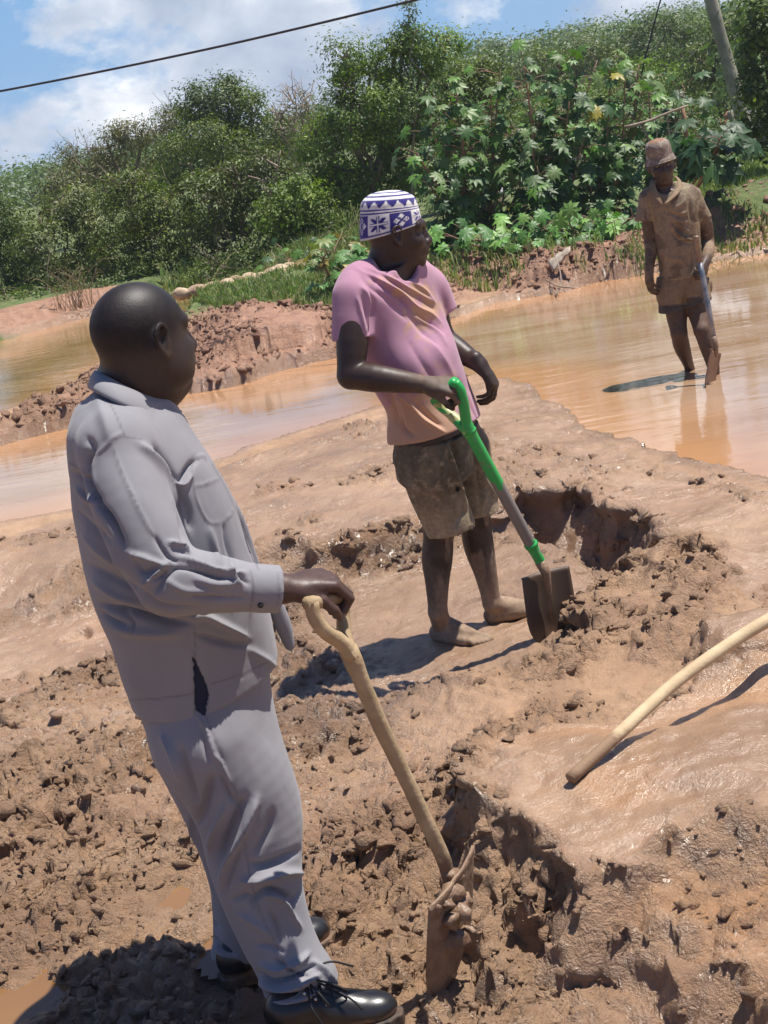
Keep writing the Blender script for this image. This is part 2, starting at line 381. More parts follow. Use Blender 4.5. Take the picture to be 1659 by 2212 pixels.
pb = sst(-.32, .30, fbm2(GX * 1.7 + 5, GY * 2.1, 4, 43)); rough = np.clip(rough * (0.46 + 0.72 * pb + .25 * patch) + 0.12 + 0.30 * sst(0.18, 0.5, patch) , 0.06, 1.1)
calm = (rm < -0.12) | ((flat < -0.05) & (pit > .15))
rough = np.where(calm, np.clip(0.12 + 0.5 * sst(0.02, 0.32, patch), 0, 1), rough)
rough = np.where((rm < -.14) & (shf > .1), rough * .55, rough); rough = np.where(GY > 17.0, 0.35, rough)
sc = np.where(GY > 10, 1.0, 1.0)
f1a, f2a, ia = worley(wx * 7.0, wy * 7.0, 1)
f1b, f2b, ib = worley(wx * 15.0 + 3.3 * ia, wy * 15.0, 2)
f1c, f2c, ic = worley(wx * 31.0, wy * 31.0 + 2.1 * ib, 3)
cl = 0.044 * (ia ** 1.7) * sst(0.0, 0.3, f2a - f1a) + 0.034 * (ib ** 1.3) * sst(0.0, 0.3, f2b - f1b) + 0.019 * ic * sst(0, 0.4, f2c - f1c)
rid = np.abs(fbm2(GX * 6, GY * 6, 4, 55))
D = cl + 0.03 * (0.35 - rid) + 0.018 * fbm2(GX * 28, GY * 28, 3, 66)
gy_, gx_ = np.gradient(H, ys, xs); slope = np.hypot(gx_, gy_); steep = sst(.5, 1.1, slope)
wet0 = sst(0.05, -0.02, dw)
amp = rough * (1 - 0.85 * sst(0.0, -0.1, dw)) * (1 - .6 * steep)
H = H + D * amp * (1.0 + 0.35 * (GY > 8.5))
H = H + 0.009 * fbm2(GX * 5, GY * 5, 5, 90) * (1 - sst(-.02, -.1, dw))
# smooth slumped folds on the right mound
cal = sst(-0.03, -0.2, rm); H = H + .022 * (.5 - np.abs(fbm2(GX * 3.3 + .6 * fbm2(GX * 2, GY * 2, 2, 303), GY * 3.3, 4, 301))) * cal
fold = np.sin((GX * 0.9 + GY * 1.3) * 9 + 4 * fbm2(GX * 2, GY * 2, 3, 12)); H = H + 0.009 * fold * sst(-0.05, -0.2, rm) * sst(-0.1, 0.3, fbm2(GX * 1.3, GY * 1.3, 2, 14))
# boot prints / shovel cuts
for (a, b, r, dz) in [(350, 1430, .10, .05), (180, 1370, .07, .03), (120, 1770, .10, .03), (620, 1270, .12, .05), (690, 1620, .07, .06), (960, 2010, .12, .05), (440, 1290, .08, .03), (1020, 2090, .08, .04), (1480, 1330, .08, .05), (1210, 1960, .05, .05)]:
    g = G(a, b, -.05); dd = np.hypot(wx - g[0], (wy - g[1]) * .8); H = H - dz * (1 - sst(r * .55, r, dd)) + dz * .5 * np.exp(-((dd - r * 1.15) / (r * .3)) ** 2)
# puddles
PUD = [([(310, 1960), (345, 1935), (400, 1915), (425, 1925), (410, 1965), (350, 1995)], 0), ([(450, 2060), (480, 2030), (520, 2030), (600, 2045), (640, 2070), (560, 2100), (480, 2085)], 1), ([(-60, 2140), (0, 2130), (70, 2100), (110, 2130), (95, 2190), (40, 2300), (-90, 2300)], 2)]
PZ = []; pudm = np.full_like(H, 9.0)
for poly, k in PUD:
    zz = -0.135; w_ = gp(poly, zz); dd = poly_sd(wx, wy, w_)
    PZ.append((w_, zz)); H = np.where(dd < 0.10, np.minimum(H, zz + 0.004 + 0.30 * dd), H); pudm = np.minimum(pudm, dd)
# flatten where the people stand / things rest
for (a, b, z, r) in [(640, 2225, -.165, .15), (760, 2225, -.165, .15), (840, 2220, -.165, .12), (510, 2120, -.16, .11), (600, 2075, -.16, .12), (1000, 1385, -.05, .12), (960, 1350, -.05, .12), (1090, 1330, -.05, .14)]:
    g = G(a, b, z); dd = np.hypot(GX - g[0], GY - g[1]); w_ = 1 - sst(r * .6, r * 1.3, dd); H = H * (1 - w_) + (z + 0.006 * fbm2(GX * 20, GY * 20, 2, 3)) * w_
def hz(x, y):                             # ground height lookup
    i = int(np.clip(np.searchsorted(xs, x), 1, NX - 1)); j = int(np.clip(np.searchsorted(ys, y), 1, NY - 1)); return float(H[j, i])
# sideways push gives overhangs and crumbly walls
push = np.clip(rough, 0, 1) * 0.022 * (GY < 12)
VX = GX + push * fbm2(GX * 13, GY * 13 + H * 40, 3, 101); VY = GY + push * fbm2(GX * 13 + 9, GY * 13 + H * 40, 3, 102)
def grad_of(a): gy, gx = np.gradient(a, ys, xs); n = np.hypot(gx, gy) + 1e-6; return gx / n, gy / n
near = (GY < 7.5) & (GY > 2.2)
gx_, gy_ = grad_of(rm0); un = .095 * (.45 + .9 * fbm2(GX * 4, GY * 4, 3, 151)).clip(0, 1.3) * sst(0.02, .14, H + .16 - .16) * np.exp(-(np.clip(rm + .03, -9, 9) / .13) ** 2) * sst(.03, .12, H) * near * (rm0 < .25) * (GX > .05)
VX = VX + gx_ * un; VY = VY + gy_ * un
gx_, gy_ = grad_of(pit0); un = .115 * (.5 + .9 * fbm2(GX * 4, GY * 4, 3, 152)).clip(0, 1.3) * np.exp(-(np.clip(pit - .05, -9, 9) / .11) ** 2) * sst(.0, .07, H) * near * (GX > -.3)
VX = VX - gx_ * un; VY = VY - gy_ * un
k3 = ((steep > .05) | (rough > .5)) & near & (np.abs(GX) < 2.2)
p3_ = np.stack([VX[k3], VY[k3], H[k3]], 1) * 11.0; am = (.012 + .030 * steep[k3])
VX[k3] += am * fbm3(p3_, 3, 161); VY[k3] += am * fbm3(p3_, 3, 162); H[k3] += .5 * am * fbm3(p3_ * 1.3, 3, 163)
co = np.stack([VX, VY, H], -1).reshape(-1, 3)
ii = (np.arange(NY - 1)[:, None] * NX + np.arange(NX - 1)[None, :]).ravel()
quads = np.stack([ii, ii + 1, ii + NX + 1, ii + NX], 1)
# colour fields
green = np.clip(sst(15.2, 16.4, GY) * (far > .75) * (rb > .9) * (mound > .25) * (lb > .5), 0, 1)
green = np.maximum(green, sst(0.25, 0.6, mound) * (GY > 14.8) * (dw > .1) * (lb > .5) * (far > .7))
red = np.clip((1 - sst(-.2, .6, mound)) + (1 - sst(.4, 1.0, far)) + .6 * (1 - sst(.1, .8, emb)) * (GY > 7) + (1 - sst(.2, .8, lb)) + 1.3 * (1 - sst(.5, 1.4, rb)), 0, 1) * (GY > 6)
pbm = (1 - pb) * mid
wetm = np.clip(.7 * pbm + sst(0.14, 0.0, dw) + sst(0.0, -0.1, rm) * 0.75 + 0.55 * (flat < 0) + 0.3 * sst(-.02, -.06, pit), 0, 1)
slick = (1 - pb) * mid
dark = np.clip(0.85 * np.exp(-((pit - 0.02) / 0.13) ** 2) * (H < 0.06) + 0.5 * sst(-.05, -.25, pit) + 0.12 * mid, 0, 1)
orange = np.clip(1.2 * sst(0.02, -0.12, shf) * sst(-0.2, 0.35, fbm2(GX * 3, GY * 6, 3, 200)), 0, 1)
orange = np.maximum(orange, 0.55 * sst(0.1, 0.4, fbm2(GX * 2.5, GY * 4, 4, 210)) * (rm < -.1))

def ground_material():
    m, nt, b, L = new_mat('wet_mud')
    tc = nn(nt, 'ShaderNodeTexCoord')
    def at(n): return nn(nt, 'ShaderNodeAttribute', attribute_name=n).outputs['Fac']
    def noise(s, d=6, r=.55, dist=0.0):
        n = nn(nt, 'ShaderNodeTexNoise'); L(tc.outputs['Object'], n.inputs['Vector']); n.inputs['Scale'].default_value = s; n.inputs['Detail'].default_value = d; n.inputs['Roughness'].default_value = r; n.inputs['Distortion'].default_value = dist; return n.outputs[0]
    def ramp(x, stops):
        r = nn(nt, 'ShaderNodeValToRGB'); L(x, r.inputs[0]); el = r.color_ramp.elements
        el[0].position, el[0].color = stops[0][0], (*stops[0][1], 1); el[1].position, el[1].color = stops[-1][0], (*stops[-1][1], 1)
        for p_, c_ in stops[1:-1]:
            q = el.new(p_); q.color = (*c_, 1)
        return r.outputs[0]
    def mix(f, a, c):
        x = nn(nt, 'ShaderNodeMix', data_type='RGBA')
        for s, v in ((0, f), (6, a), (7, c)):
            if isinstance(v, (tuple, list)): x.inputs[s].default_value = (*v, 1)
            elif isinstance(v, float): x.inputs[s].default_value = v
            else: L(v, x.inputs[s])
        return x.outputs[2]
    def mul(a, c):
        x = nn(nt, 'ShaderNodeMath', operation='MULTIPLY'); L(a, x.inputs[0])
        if isinstance(c, float): x.inputs[1].default_value = c
        else: L(c, x.inputs[1])
        return x.outputs[0]
    big = noise(2.2, 8, .6); mid_ = noise(11, 8, .65); fine = noise(70, 6, .6)
    base = ramp(big, [(0.34, (.285, .163, .088)), (0.52, (.385, .232, .128)), (0.70, (.47, .300, .178))])
    base = mix(mul(ramp(mid_, [(.42, (0, 0, 0)), (.62, (1, 1, 1))]), .45), base, (.235, .135, .075))
    pinkp = ramp(noise(.9, 4), [(.5, (0, 0, 0)), (.62, (1, 1, 1))])
    base = mix(mul(pinkp, .35), base, (.38, .215, .13))
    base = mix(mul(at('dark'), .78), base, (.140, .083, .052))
    redc = ramp(mid_, [(.35, (.24, .118, .068)), (.65, (.39, .21, .125))])
    base = mix(at('red'), base, redc)
    base = mix(mul(at('orange'), .8), base, (.50, .25, .10))
    wetc = ramp(big, [(.3, (.275, .168, .098)), (.7, (.365, .232, .140))])
    base = mix(mul(at('wet'), .6), base, wetc)
    gcol = ramp(mid_, [(.35, (.06, .10, .02)), (.55, (.12, .15, .04)), (.7, (.22, .20, .09))])
    base = mix(at('green'), base, gcol)
    L(base, b.inputs['Base Color'])
    wr = nn(nt, 'ShaderNodeMath', operation='ADD'); L(at('wet'), wr.inputs[0]); L(mul(ramp(noise(5, 6, .65), [(.42, (0, 0, 0)), (.68, (1, 1, 1))]), .75), wr.inputs[1])
    mr = nn(nt, 'ShaderNodeMapRange'); L(wr.outputs[0], mr.inputs[0]); mr.inputs[1].default_value = 0.1; mr.inputs[2].default_value = 1.2; mr.inputs[3].default_value = 0.70; mr.inputs[4].default_value = 0.16
    g2 = nn(nt, 'ShaderNodeMix'); L(at('green'), g2.inputs[0]); L(mr.outputs[0], g2.inputs[2]); g2.inputs[3].default_value = 0.9
    L(g2.outputs[0], b.inputs['Roughness']); b.inputs['Specular IOR Level'].default_value = 0.65; cw = mul(mul(at('wet'), ramp(noise(3.5, 6, .6), [(.42, (.15, .15, .15)), (.6, (1, 1, 1))])), .7); L(cw, b.inputs['Coat Weight']); b.inputs['Coat Roughness'].default_value = .14
    h = nn(nt, 'ShaderNodeMath', operation='ADD'); L(fine, h.inputs[0]); L(mul(noise(180, 4, .6), .5), h.inputs[1])
    h2 = nn(nt, 'ShaderNodeMath', operation='ADD'); L(h.outputs[0], h2.inputs[0]); L(mul(noise(28, 6, .7, .4), 1.6), h2.inputs[1])
    bs = nn(nt, 'ShaderNodeMapRange'); L(at('rough'), bs.inputs[0]); bs.inputs[3].default_value = .42; bs.inputs[4].default_value = 1.0
    bp = nn(nt, 'ShaderNodeBump'); L(bs.outputs[0], bp.inputs['Strength']); bp.inputs['Distance'].default_value = 0.016; L(h2.outputs[0], bp.inputs['Height']); L(bp.outputs[0], b.inputs['Normal']); L(bp.outputs[0], b.inputs['Coat Normal'])
    return m
MUD = ground_material()
fl = lambda a: a.astype(np.float32).ravel()
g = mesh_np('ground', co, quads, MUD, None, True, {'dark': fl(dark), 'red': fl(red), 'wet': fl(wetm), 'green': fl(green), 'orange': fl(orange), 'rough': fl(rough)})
tag(g, kind='structure')

def water_material(name, deep, tint, bumpd=0.004, wscale=1.0, rough=0.06):
    m, nt, b, L = new_mat(name)
    tc = nn(nt, 'ShaderNodeTexCoord')
    mp = nn(nt, 'ShaderNodeMapping'); L(tc.outputs['Object'], mp.inputs[0]); mp.inputs['Rotation'].default_value = (0, 0, 0.25); mp.inputs['Scale'].default_value = (0.45 * wscale, 1.5 * wscale, 1)
    n = nn(nt, 'ShaderNodeTexNoise'); L(mp.outputs[0], n.inputs['Vector']); n.inputs['Scale'].default_value = 1.6; n.inputs['Detail'].default_value = 5
    r = nn(nt, 'ShaderNodeValToRGB'); L(n.outputs[0], r.inputs[0]); r.color_ramp.elements[0].position = .38; r.color_ramp.elements[0].color = (*deep, 1); r.color_ramp.elements[1].position = .62; r.color_ramp.elements[1].color = (*tint, 1)
    sh = nn(nt, 'ShaderNodeAttribute', attribute_name='shallow')
    mx = nn(nt, 'ShaderNodeMix', data_type='RGBA'); L(sh.outputs['Fac'], mx.inputs[0]); L(r.outputs[0], mx.inputs[6]); mx.inputs[7].default_value = (.44, .225, .10, 1)
    L(mx.outputs[2], b.inputs['Base Color']); b.inputs['Roughness'].default_value = rough; b.inputs['IOR'].default_value = 1.33; b.inputs['Specular IOR Level'].default_value = 0.9
    w1 = nn(nt, 'ShaderNodeTexNoise'); mp1 = nn(nt, 'ShaderNodeMapping'); L(tc.outputs['Object'], mp1.inputs[0]); mp1.inputs['Rotation'].default_value = (0, 0, 0.2); mp1.inputs['Scale'].default_value = (1.1, 4.2, 1)
    L(mp1.outputs[0], w1.inputs['Vector']); w1.inputs['Scale'].default_value = 1.7; w1.inputs['Detail'].default_value = 4; w1.inputs['Roughness'].default_value = .5; w1.inputs['Distortion'].default_value = .4
    w2 = nn(nt, 'ShaderNodeTexNoise'); L(mp1.outputs[0], w2.inputs['Vector']); w2.inputs['Scale'].default_value = 9; w2.inputs['Detail'].default_value = 3
    ad = nn(nt, 'ShaderNodeMath', operation='MULTIPLY_ADD'); L(w2.outputs[0], ad.inputs[0]); ad.inputs[1].default_value = .10; L(w1.outputs[0], ad.inputs[2])
    w3 = nn(nt, 'ShaderNodeTexNoise'); L(tc.outputs['Object'], w3.inputs['Vector']); w3.inputs['Scale'].default_value = .55; w3.inputs['Detail'].default_value = 3
    r3 = nn(nt, 'ShaderNodeMapRange'); L(w3.outputs[0], r3.inputs[0]); r3.inputs[1].default_value = .38; r3.inputs[2].default_value = .62; r3.inputs[3].default_value = .22; r3.inputs[4].default_value = 1.0
    bp = nn(nt, 'ShaderNodeBump'); L(r3.outputs[0], bp.inputs['Strength']); bp.inputs['Distance'].default_value = bumpd; L(ad.outputs[0], bp.inputs['Height']); L(bp.outputs[0], b.inputs['Normal'])
    return m
WAT = water_material('muddy_water', (.300, .180, .100), (.375, .255, .17), 0.0065)
WATB = water_material('still_brown_water', (.20, .13, .045), (.26, .17, .065), 0.008)
WATP = water_material('orange_puddle_water', (.20, .105, .045), (.24, .13, .055), 0.001)

def water_sheet(name, poly, z, mat, step, grow, clip=None, shl=.9):
    p = np.array(poly); x0, y0 = p.min(0) - grow; x1, y1 = p.max(0) + grow
    if clip: x0, x1, y0, y1 = max(x0, clip[0]), min(x1, clip[1]), max(y0, clip[2]), min(y1, clip[3])
    nx = int((x1 - x0) / step) + 2; ny = int((y1 - y0) / step) + 2
    X, Y = np.meshgrid(np.linspace(x0, x1, nx), np.linspace(y0, y1, ny))
    d = poly_sd(X.astype(np.float32), Y.astype(np.float32), poly)
    keep = d < grow
    i = (np.arange(ny - 1)[:, None] * nx + np.arange(nx - 1)[None, :])
    k = (keep[:-1, :-1] & keep[1:, 1:] & keep[:-1, 1:] & keep[1:, :-1])
    ii = i[k]; q = np.stack([ii, ii + 1, ii + nx + 1, ii + nx], 1)
    used = np.unique(q); rm_ = -np.ones(nx * ny, np.int64); rm_[used] = np.arange(len(used))
    c = np.stack([X, Y, np.full_like(X, z)], -1).reshape(-1, 3)[used]
    sh = sst(-0.95, 0.02, d + .25 * fbm2(X, Y * 2, 3, 7)).ravel()[used]
    o = mesh_np(name, c, rm_[q], mat, None, True, {'shallow': sh * shl})
    return tag(o, kind='structure')
water_sheet('pond_water', pond, 0.0, WAT, 0.06, 0.22, (-12, 12, 4, 26))
water_sheet('back_pond_water', backp, 0.0, WATB, 0.08, 0.30, (-14, 4, 6, 30))
for w_, zz in PZ: water_sheet('puddle', w_, zz, WATP, 0.02, 0.07, shl=.0)

# loose clods of mud (too many to count)
def clod_mesh(n, place, mat_attr):
    t = (1 + 5 ** .5) / 2
    iv = np.array([(-1, t, 0), (1, t, 0), (-1, -t, 0), (1, -t, 0), (0, -1, t), (0, 1, t), (0, -1, -t), (0, 1, -t), (t, 0, -1), (t, 0, 1), (-t, 0, -1), (-t, 0, 1)], float) / 1.9
    it = [(0, 11, 5), (0, 5, 1), (0, 1, 7), (0, 7, 10), (0, 10, 11), (1, 5, 9), (5, 11, 4), (11, 10, 2), (10, 7, 6), (7, 1, 8), (3, 9, 4), (3, 4, 2), (3, 2, 6), (3, 6, 8), (3, 8, 9), (4, 9, 5), (2, 4, 11), (6, 2, 10), (8, 6, 7), (9, 8, 1)]
    V = [v for v in iv]; F = []; cache = {}
    def midp(a, b):
        k = (min(a, b), max(a, b))
        if k not in cache: m_ = (V[a] + V[b]) / 2; V.append(m_ / np.linalg.norm(m_)); cache[k] = len(V) - 1
        return cache[k]
    for a, b, c in it:
        x, y, z = midp(a, b), midp(b, c), midp(c, a); F += [(a, x, z), (b, y, x), (c, z, y), (x, y, z)]
    V = np.array(V); V /= np.linalg.norm(V, axis=1)[:, None]; F = np.array(F); m = len(V)
    c = np.zeros((n * m, 3), np.float32)
    for i, (x, y, z, s) in enumerate(place):
        A = rng.normal(size=(3, 3)); Q, _ = np.linalg.qr(A)
        v = V * (1 + .5 * np.sin(V @ rng.normal(size=3) * 2.2 + rng.random() * 6)[:, None] * rng.random() + 0.36 * rng.uniform(-1, 1, size=(m, 1))) * rng.uniform(.45, 1.4, 3)
        v = v @ Q; v[:, 2] *= .72; c[i * m:(i + 1) * m] = v * s + (x, y, z)
    f = (F[None] + (np.arange(n) * m)[:, None, None]).reshape(-1, 3)
    return c, f
cand = np.argwhere((rough > 0.36) & (GY < 17) & (GY > 2.5) & (np.abs(GX) < 0.28 * GY + 0.5) & (dw > .03) & (pudm > .03) & (np.hypot(GX + .33, (GY - 3.07) * 1.4) > .2) & (np.hypot(GX + .48, (GY - 3.38) * 1.2) > .17))
wts = rough[cand[:, 0], cand[:, 1]] ** 2 * np.gradient(xs)[cand[:, 1]] * np.gradient(ys)[cand[:, 0]]; wts /= wts.sum()
pick = cand[rng.choice(len(cand), 15000, replace=False, p=wts)]
pl = []
pick = np.array([p_ for p_ in pick if ys[p_[0]] < 8.5 or rng.random() < .8])
for j, i in pick:
    s_ = 0.004 + 0.021 * rng.random() ** 4.0
    if GY[j, i] > 9: s_ = min(s_ * 1.7, .045)
    pl.append((VX[j, i], VY[j, i], H[j, i] - s_ * .1, s_))
c_, f_ = clod_mesh(len(pl), pl, None)
reps = len(c_) // len(pl)
samp = lambda a: np.repeat(np.array([a[j, i] for j, i in pick], np.float32), reps)
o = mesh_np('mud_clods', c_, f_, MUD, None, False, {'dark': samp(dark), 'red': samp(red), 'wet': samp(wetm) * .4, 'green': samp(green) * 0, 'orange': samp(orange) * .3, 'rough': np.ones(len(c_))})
tag(o, 'crumbled brown clods of wet mud strewn over the dug ground', 'mud clods', kind='stuff')
# ------------------------------------------------------------------ vegetation
def leaf_material(name, rough=0.42, trans=0.25):
    m, nt, b, L = new_mat(name)
    a = nn(nt, 'ShaderNodeAttribute', attribute_name='col'); L(a.outputs['Color'], b.inputs['Base Color'])
    b.inputs['Roughness'].default_value = rough; b.inputs['Specular IOR Level'].default_value = .5
    t = nn(nt, 'ShaderNodeBsdfTranslucent'); tv = nn(nt, 'ShaderNodeVectorMath', operation='MULTIPLY'); L(a.outputs['Color'], tv.inputs[0]); tv.inputs[1].default_value = (1.3, 1.5, .7); L(tv.outputs[0], t.inputs[0])
    ms = nn(nt, 'ShaderNodeMixShader'); ms.inputs[0].default_value = trans; L(b.outputs[0], ms.inputs[1]); L(t.outputs[0], ms.inputs[2])
    L(ms.outputs[0], nt.nodes['Material Output'].inputs[0]); return m
LEAF = leaf_material('foliage', .5, .28); CASTOR = leaf_material('castor_leaf', .5, .25); GRASSM = leaf_material('grass_blades', .55, .3)
BARK = simple_mat('bark', (.16, .12, .085), (.28, .22, .16), .85, 14, .6, 40, .01)
TWIG = simple_mat('dry_twig', (.30, .22, .16), (.42, .33, .25), .85, 14, .4, 40, .004)

def leaves(pos, nrm, size, col, aspect=0.42, fold=0.25):
    """diamond leaves folded along the midrib"""
    n = len(pos)
    nrm = nrm / (np.linalg.norm(nrm, axis=1)[:, None] + 1e-9)
    r = rng.normal(size=(n, 3)); r[:, 2] -= 0.6
    ax = r - nrm * (r * nrm).sum(1)[:, None]; ax /= np.linalg.norm(ax, axis=1)[:, None] + 1e-9
    sd = np.cross(nrm, ax); s = np.asarray(size).reshape(-1, 1) * np.ones((n, 1))
    b = pos - ax * s * .5; t = pos + ax * s * .5 - nrm * s * .12; l = pos + sd * s * aspect * .5 + nrm * s * fold * .3; q = pos - sd * s * aspect * .5 + nrm * s * fold * .3
    co = np.stack([b, l, t, q], 1).reshape(-1, 3); i = np.arange(n)[:, None] * 4
    tri = np.concatenate([i + np.array([[0, 2, 1]]), i + np.array([[0, 3, 2]])], 1).reshape(-1, 3)
    return co, tri, np.repeat(col, 4, 0)

def crown_pts(blobs, dens, clump=0.22, shell=0.55):
    """blobs: (cx,cy,cz,rx,rz). returns positions, outward normals, clump ids"""
    P_, N_, C_ = [], [], []
    for (cx, cy, cz, rx, rz) in blobs:
        nc = max(6, int(4 * math.pi * rx * rz / (clump ** 2) * 0.55))
        d = rng.normal(size=(nc, 3)); d /= np.linalg.norm(d, axis=1)[:, None]
        rad = shell + (1.06 - shell) * rng.random(nc) ** .6
        cc = np.array([cx, cy, cz]) + d * np.array([rx, rx, rz]) * rad[:, None]
        keep = fbm3(cc * 1.6, 2, 5) > -0.42
        cc = cc[keep]; d = d[keep]; nc = len(cc)
        k = max(4, int(dens * clump ** 2)); 
        sz = clump * (0.5 + 0.8 * rng.random((nc, 1, 1)))
        off = rng.normal(size=(nc, k, 3)) * sz * np.array([.62, .62, .42])
        pts = (cc[:, None] + off).reshape(-1, 3)
        nr = (d[:, None] * .7 + off / (sz + 1e-6) * .6 + np.array([0, 0, .55]) + rng.normal(size=(nc, k, 3)) * .45).reshape(-1, 3)
        P_.append(pts); N_.append(nr); C_.append(np.repeat(rng.random(nc), k))
    return np.concatenate(P_), np.concatenate(N_), np.concatenate(C_)

def crown(blobs, dens, lsize, pal, clump=0.22, shell=.55, aspect=.42):
    dens = dens * 2.2; lsize = lsize * .80; pal = np.array(pal) * (1.20, 1.18, .76)
    p, n, c = crown_pts(blobs, dens, clump, shell)
    pal = np.array(pal, float); m = len(pal)
    t = np.clip(c * .75 + .25 * rng.random(len(c)), 0, .999) * (m - 1); i = t.astype(int); f = (t - i)[:, None]
    col = pal[i] * (1 - f) + pal[np.minimum(i + 1, m - 1)] * f
    col = col * rng.uniform(.75, 1.3, (len(c), 1))
    return leaves(p, n, lsize * rng.uniform(.6, 1.35, len(p)), col, aspect)

def limb(a, b, r0, r1, wob=.12, n=7):
    a = np.array(a, float); b = np.array(b, float); t = np.linspace(0, 1, n)[:, None]
    l = np.linalg.norm(b - a); p = a + (b - a) * t + rng.normal(size=(n, 3)) * wob * l * .12 * np.sin(t * math.pi)
    return tube(p, list(np.linspace(r0, r1, n)), 6)

def tree(name, label, cat, Y, base, blobs, lsize, dens, pal, group=None, clump=.22, depth=1.0, twigs=0, twigmat=None, trunk_r=.07, shell=.55, aspect=.42, spread=.35):
    """base: px of the foot; blobs: (px, py, rx_px, ry_px) at distance Y"""
    ppm = FPX / (Y * 1.0)
    bx = P(base[0], base[1], Y); gz = hz(bx[0], Y)
    root = thing(name, label, cat, (bx[0], Y, gz), group)
    bl = []
    for b in blobs:
        c = P(b[0], b[1], Y); bl.append((c[0], Y + rng.uniform(-1, 1) * spread * depth, c[2], b[2] / ppm * .93, b[3] / ppm * .90))
    co, tri, col = crown(bl, dens, lsize, pal, clump, shell, aspect)
    m = MB(); m.add(co, None, tri, col=np.concatenate([col, np.ones((len(col), 1))], 1)); m.build('crown', LEAF, root, False)
    t = MB(); foot = np.array([bx[0], Y, gz - .1]); fork = foot + (np.array([np.mean([b[0] for b in bl]), Y, np.mean([b[2] for b in bl])]) - foot) * .4
    t.add(*limb(foot, fork, trunk_r, trunk_r * .75, .15))
    for b in bl:
        e_ = np.array(b[:3]); t.add(*limb(fork, e_, trunk_r * .55, trunk_r * .2, .5))
        for k in range(5):
            d = rng.normal(size=3); d[2] = abs(d[2]) * .7; d /= np.linalg.norm(d)
            t.add(*limb(e_, e_ + d * np.array([b[3], b[3], b[4]]) * rng.uniform(.6, .92), trunk_r * .2, .006, .5))
    if twigs:
        for k in range(twigs):
            b = bl[rng.integers(len(bl))]; d = rng.normal(size=3); d[2] = abs(d[2]) + .7; d /= np.linalg.norm(d)
            s_ = np.array(b[:3]) + d * np.array([b[3], b[3], b[4]]) * .6; e_ = s_ + d * rng.uniform(.25, .55) * b[4] * 1.6
            t.add(*limb(s_, e_, .012, .004, .6))
            for q in range(4):
                f_ = s_ + (e_ - s_) * rng.uniform(.3, .9); t.add(*limb(f_, f_ + rng.normal(size=3) * .16 + (0, 0, .1), .006, .003, .4, 4))
    t.build('trunk', twigmat or BARK, root)
    return root
G1 = [(.042, .062, .012), (.070, .100, .020), (.115, .150, .032), (.18, .21, .06)]
G2 = [(.030, .052, .014), (.050, .085, .020), (.085, .130, .028), (.14, .19, .05)]
GD = [(.055, .060, .026), (.085, .092, .040), (.13, .125, .06), (.19, .165, .10)]
GF = [(.05, .085, .05), (.08, .125, .065), (.11, .165, .085)]
GB = [(.050, .090, .014), (.088, .145, .022), (.13, .20, .035), (.20, .27, .06)]

# far wood: reads as one mass
def woodland():
    bl = []
    for k in range(230):
        Y = rng.uniform(62, 120); X = rng.uniform(-.40, .42) * Y
        r = rng.uniform(1.8, 3.6); top = CAMZ + Y * (.000 + .016 * rng.random() + .022 * sst(.0, .12, X / Y)); bl.append((X, Y, top - r * .75 - .3, r * 1.3, r * .75))
    for k in range(150):
        Y = rng.uniform(25, 70); X = rng.choice([-1, 1]) * rng.uniform(.34, 1.0) * Y; r = rng.uniform(1.0, 2.0) * (1 + Y / 70); top = CAMZ + Y * rng.uniform(.0, .05); bl.append((X, Y, max(top - r * .75, hz(X, Y) + r * .45), r * 1.3, r * .75))
    co, tri, col = crown(bl, 30, .27, GF, .75, .6, .6)
    m = MB(); m.add(co, None, tri, col=np.concatenate([col, np.ones((len(col), 1))], 1))
    o = m.build('far_woodland', LEAF, None, False)
    tag(o, 'distant pale green woodland closing off the horizon', 'woodland', kind='stuff')
woodland()
TG = 'trees growing behind the ponds'
tree('thorn_tree', 'broad brownish feathery thorn tree with flat dry crown at the left', 'tree', 31, (320, 640),
     [(165, 350, 50, 34), (235, 320, 60, 42), (310, 290, 60, 46), (380, 280, 50, 50), (150, 400, 60, 40), (260, 400, 90, 60), (370, 370, 60, 60)], .09, 900, GD, TG, .26, twigs=26, trunk_r=.1, aspect=.3)
tree('vine_covered_tree', 'dark green domed tree smothered in vines, highest behind the bald man', 'tree', 29, (500, 600),
     [(430, 225, 45, 40), (490, 215, 55, 42), (545, 245, 50, 45), (450, 300, 80, 60), (540, 330, 70, 70), (400, 360, 60, 60), (600, 290, 40, 50)], .085, 1300, G2, TG, .24, twigs=8, trunk_r=.1)
tree('pale_round_tree', 'small lighter green tree in front of the vine covered dome', 'tree', 26.5, (480, 600),
     [(440, 300, 50, 38), (500, 320, 45, 36), (380, 330, 40, 36)], .07, 1300, G1, TG, .2)
tree('bare_twig_tree', 'thin half bare grey tree showing sky through its twigs', 'tree', 27, (655, 560),
     [(640, 235, 35, 40), (610, 280, 40, 40), (670, 260, 30, 40), (650, 330, 50, 60)], .06, 330, GD, TG, .2, twigs=34, twigmat=TWIG)
tree('tall_leafy_tree', 'tall full green tree rising behind the blue and white cap', 'tree', 21, (800, 590),
     [(745, 130, 48, 42), (800, 160, 60, 60), (870, 120, 55, 50), (930, 120, 45, 45), (770, 250, 75, 70), (870, 240, 85, 80), (700, 330, 60, 70), (800, 370, 90, 90), (890, 360, 70, 90), (720, 440, 70, 80), (880, 80, 24, 40), (970, 100, 30, 30)], .068, 1500, GB, TG, .2, twigs=10, trunk_r=.09)
tree('slender_shoot_tree', 'slender pale shoot standing above the tall leafy tree', 'tree', 20.6, (900, 560),
     [(886, 20, 9, 26), (880, 55, 14, 22), (893, 75, 16, 20)], .06, 1100, GF, TG, .12, trunk_r=.03)
